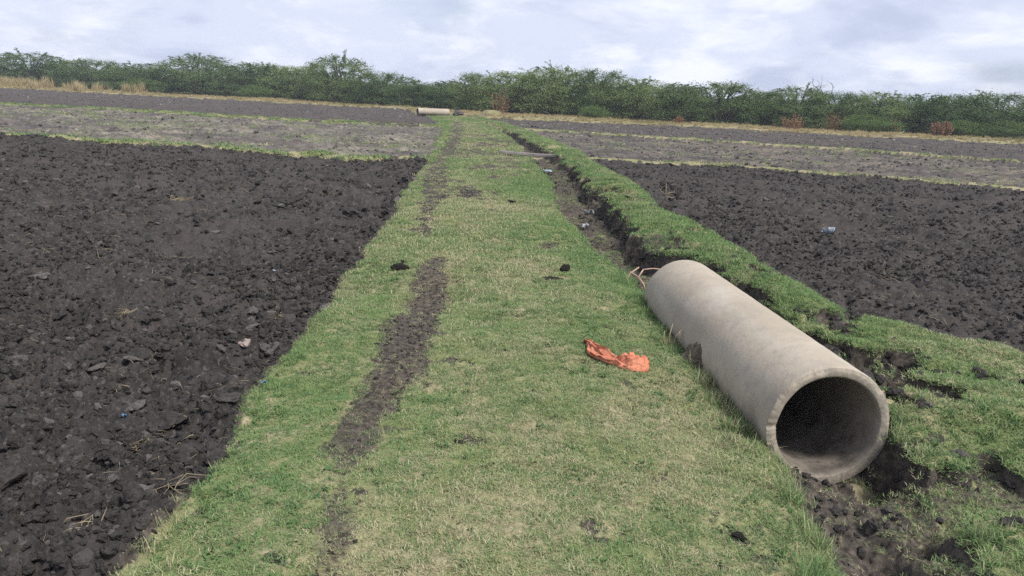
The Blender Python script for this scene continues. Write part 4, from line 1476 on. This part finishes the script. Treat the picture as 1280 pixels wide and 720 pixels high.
def scrap(name, x, y, L, W, seed, mat, label, cat, lift=.02, rz=0.0):
    """a torn, curled piece of thin plastic"""
    r = np.random.default_rng(seed)
    n, m = 12, 7
    U, V_ = np.meshgrid(np.linspace(-1, 1, n), np.linspace(-1, 1, m), indexing='ij')
    X = U * L * .5 * (1 + .2 * fbm(V_ * 2, U, seed, 2))
    Y = V_ * W * .5 * (1 - .5 * U ** 2 * r.uniform(.2, 1)) * (1 + .3 * fbm(U * 2, V_, seed + 1, 2))
    Z = lift * (.6 + fbm(U * 1.6, V_ * 1.6, seed + 2, 3) + .6 * V_ ** 2)
    top = np.stack([X, Y, Z], -1).reshape(-1, 3)
    i = np.arange(n * m).reshape(n, m)
    f = np.stack([i[:-1, :-1], i[1:, :-1], i[1:, 1:], i[:-1, 1:]], -1).reshape(-1, 4)
    me = mesh_np(name, top, f, M[mat], True)
    o = link(name, me, loc=(x, y, ground_z(x, y) + lift * .6 + .012), rot=(0, 0, rz))
    sm = o.modifiers.new('thickness', 'SOLIDIFY')
    sm.thickness = .002
    return tag(o, label, cat)


for nm, c in (('pl_white', (.27, .285, .30)), ('pl_blue', (.10, .20, .34)), ('pl_pale', (.26, .31, .37))):
    t = NT({'pl_white': 'white_plastic', 'pl_blue': 'blue_plastic', 'pl_pale': 'pale_blue_plastic'}[nm])
    M[nm] = t.surf(t.mix(t.noise(20, 3, .6, lo=.4, hi=.7), c, tuple(q * .7 for q in c)), .45, None, .4)
scrap('plastic_scrap', -2.13, 6.62, .085, .04, 1101, 'pl_pale', 'small pale blue plastic scrap in the middle of the left field', 'litter', .02, -.4)
scrap('plastic_scrap', -1.90, 3.50, .022, .016, 1102, 'pl_blue', 'tiny bright blue scrap beside a long pale flake, left field', 'litter', .015, .3)
scrap('plastic_scrap', -1.31, 3.83, .03, .02, 1103, 'pl_blue', 'tiny blue scrap on the grass at the left edge of the path', 'litter', .012, 1.2)
scrap('plastic_scrap', 4.07, 9.80, .15, .06, 1104, 'pl_pale', 'pale bluish plastic piece lying in the right ploughed field', 'litter', .05, -.6)
scrap('plastic_scrap', 1.00, 10.66, .09, .06, 1105, 'pl_white', 'white plastic scrap in the ditch nearest the near pipe', 'litter', .04, .4)
scrap('plastic_scrap', 1.10, 11.45, .15, .05, 1106, 'pl_white', 'white crumpled plastic strip in the ditch, second from the near pipe', 'litter', .05, -.3)
scrap('plastic_scrap', .72, 18.3, .2, .12, 1107, 'pl_pale', 'pale plastic sheet in the ditch just before the plank', 'litter', .05, .2)
scrap('plastic_scrap', 30.1, 61.2, .24, .2, 1108, 'pl_white', 'small white scrap on the verge before the right shrubs', 'litter', .12, .2)


# ------------------------------------------------------------------ twigs, dry stalks and mud by the near pipe
M['twig'] = bark_mat('pinkish_dry_twig', (.36, .235, .175), (.50, .36, .28))
M['stalk'] = bark_mat('straw_stalk', (.19, .155, .10), (.27, .225, .15))


def sprig(name, x, y, specs, mat, label, cat, dz=0.0, part='stalk'):
    e = link(name, None, loc=(x, y, ground_z(x, y) + dz))
    for pts, r0 in specs:
        q = MB()
        q.tube(pts, np.linspace(r0, r0 * .55, len(pts)), 6)
        link(part, q.mesh(part, M[mat]), e)
    return tag(e, label, cat)


sprig('dry_twig', 1.16, 6.75, [
    ([(-.10, -.02, -.03), (-.13, -.02, .07), (-.10, -.03, .15), (-.02, -.02, .21)], .010),
    ([(.06, 0, -.03), (.03, -.02, .06), (-.02, -.02, .12), (.02, -.02, .19)], .011),
    ([(-.02, -.02, .12), (-.07, -.03, .15), (-.10, -.02, .17)], .007),
    ([(.02, -.02, .19), (.11, 0, .20), (.22, .02, .19)], .007),
    ([(.16, .02, -.02), (.14, 0, .08), (.18, 0, .16)], .007)],
      'twig', 'forked pinkish dry twigs behind the far end of the near pipe', 'twigs', .0, 'twig')
sprig('dry_stalks', 1.03, 4.72, [
    ([(0, 0, -.02), (.005, 0, .08), (.02, .01, .15)], .006),
    ([(.03, 0, -.02), (.05, .01, .07), (.09, .02, .12)], .005),
    ([(-.02, .01, -.02), (-.03, .01, .05), (-.025, .02, .10)], .005),
    ([(.06, -.02, -.02), (.07, -.02, .06), (.065, -.01, .11)], .005)],
      'stalk', 'pale cut stalks standing against the left side of the near pipe', 'stalks')
t = NT('brown_mud')
oc = t.obj_coord()
M['mudcake'] = t.surf(t.mix(t.noise(3, 5, .6, vec=oc, lo=.35, hi=.65), (.12, .098, .076), (.21, .175, .14)), .95, t.bump(t.noise(5, 5, .65, vec=oc), .8, .1), .1)
stone('mud_lump', 1.165, 4.42, .115, (.70, 1.0, 1.2), 1120, 'mudcake', 'rough brown mud lump caked on the left side of the near pipe', 'mud', None, .45, rough=.4)
sprig('dry_plant', 2.50, 12.8, [
    ([(0, 0, -.02), (.01, 0, .12), (0, 0, .30)], .010),
    ([(0, 0, .10), (.08, 0, .15), (.16, .02, .16)], .009),
    ([(0, 0, .12), (-.07, 0, .16), (-.10, 0, .20)], .008),
    ([(0, 0, .05), (.06, -.02, .08), (.13, -.02, .06)], .009)],
      'stalk', 'pale branched dry plant at the edge of the right field', 'plant')


def straw_heap(x, y, seed, n, spread, lmin, lmax, label, w=.0035):
    r = np.random.default_rng(seed)
    q = MB()
    for k in range(n):
        a, d = r.uniform(0, 6.283), spread * math.sqrt(r.uniform())
        b = r.uniform(0, 6.283) if k % 3 else r.normal(.6, .5)
        L = r.uniform(lmin, lmax)
        p0 = np.array([d * math.cos(a), d * math.sin(a), r.uniform(.005, .03)])
        v = np.array([math.cos(b), math.sin(b), r.uniform(-.05, .35)]) * L
        q.tube([p0, p0 + v * .5 + r.normal(0, .022, 3) * np.array([1, 1, .6]), p0 + v], [w * .5, w * .5, w * .3], 3, False)
    o = link('straw_tuft', q.mesh('straw_tuft', M['stalk']), loc=(x, y, ground_z(x, y) + .012))
    return tag(o, label, 'straw', 'tufts of straw on the left field')


straw_heap(-1.46, 2.30, 1201, 11, .09, .04, .13, 'loose sheaf of straw stalks at the bottom left corner of the field')
straw_heap(-1.69, 3.25, 1202, 34, .03, .02, .07, 'small pale straw tuft near the grass edge, lower left field')
straw_heap(-1.27, 2.62, 1203, 8, .03, .05, .12, 'few stiff straw stalks poking from the grass edge, lower left')
straw_heap(-1.52, 4.85, 1204, 26, .04, .03, .10, 'straw tuft at the grass edge beside the big pale clod')
straw_heap(-2.55, 4.80, 1205, 18, .04, .03, .10, 'thin yellow straw tuft in the middle of the left field')
straw_heap(-4.7, 10.4, 1206, 16, .10, .06, .20, 'pale straw tuft far back in the left field', .008)

# dark heap of earth beside the far pipe and a straw mound behind the path end
stone('earth_heap', -4.75, 58.6, .42, (1.2, .8, .6), 1130, 'clod_far', 'low dark earth heap at the right end of the far pipe', 'earth heap', None, .35, rz=.1)
stone('straw_mound', -2.3, 61.5, .58, (1.3, 1.0, .5), 1131, 'verge', 'low straw covered mound behind the end of the path', 'mound', None, .0, rz=.2, cuts=0, rough=.45, smooth=True)


# ------------------------------------------------------------------ moist air between the camera and the shrubs
hz = bpy.data.materials.new('moist_air')
hz.use_nodes = True
hn, hl = hz.node_tree.nodes, hz.node_tree.links
hn.clear()
ho = hn.new('ShaderNodeOutputMaterial')
hv = hn.new('ShaderNodeVolumePrincipled')
hv.inputs['Color'].default_value = (.80, .88, 1.0, 1)
hv.inputs['Density'].default_value = .0007
hl.new(hv.outputs[0], ho.inputs['Volume'])
bx = MB()
X_, Y0, Y1, Z0, Z1 = 26000, -80, 1900, -2.0, 6.6
bx.add([(-X_, Y0, Z0), (X_, Y0, Z0), (X_, Y1, Z0), (-X_, Y1, Z0), (-X_, Y0, Z1), (X_, Y0, Z1), (X_, Y1, Z1), (-X_, Y1, Z1)],
       [(3, 2, 1, 0), (4, 5, 6, 7), (0, 1, 5, 4), (1, 2, 6, 5), (2, 3, 7, 6), (3, 0, 4, 7)])
tag(link('haze', bx.mesh('haze', hz, False)), 'thin bluish haze over the fields', 'haze', kind='stuff')
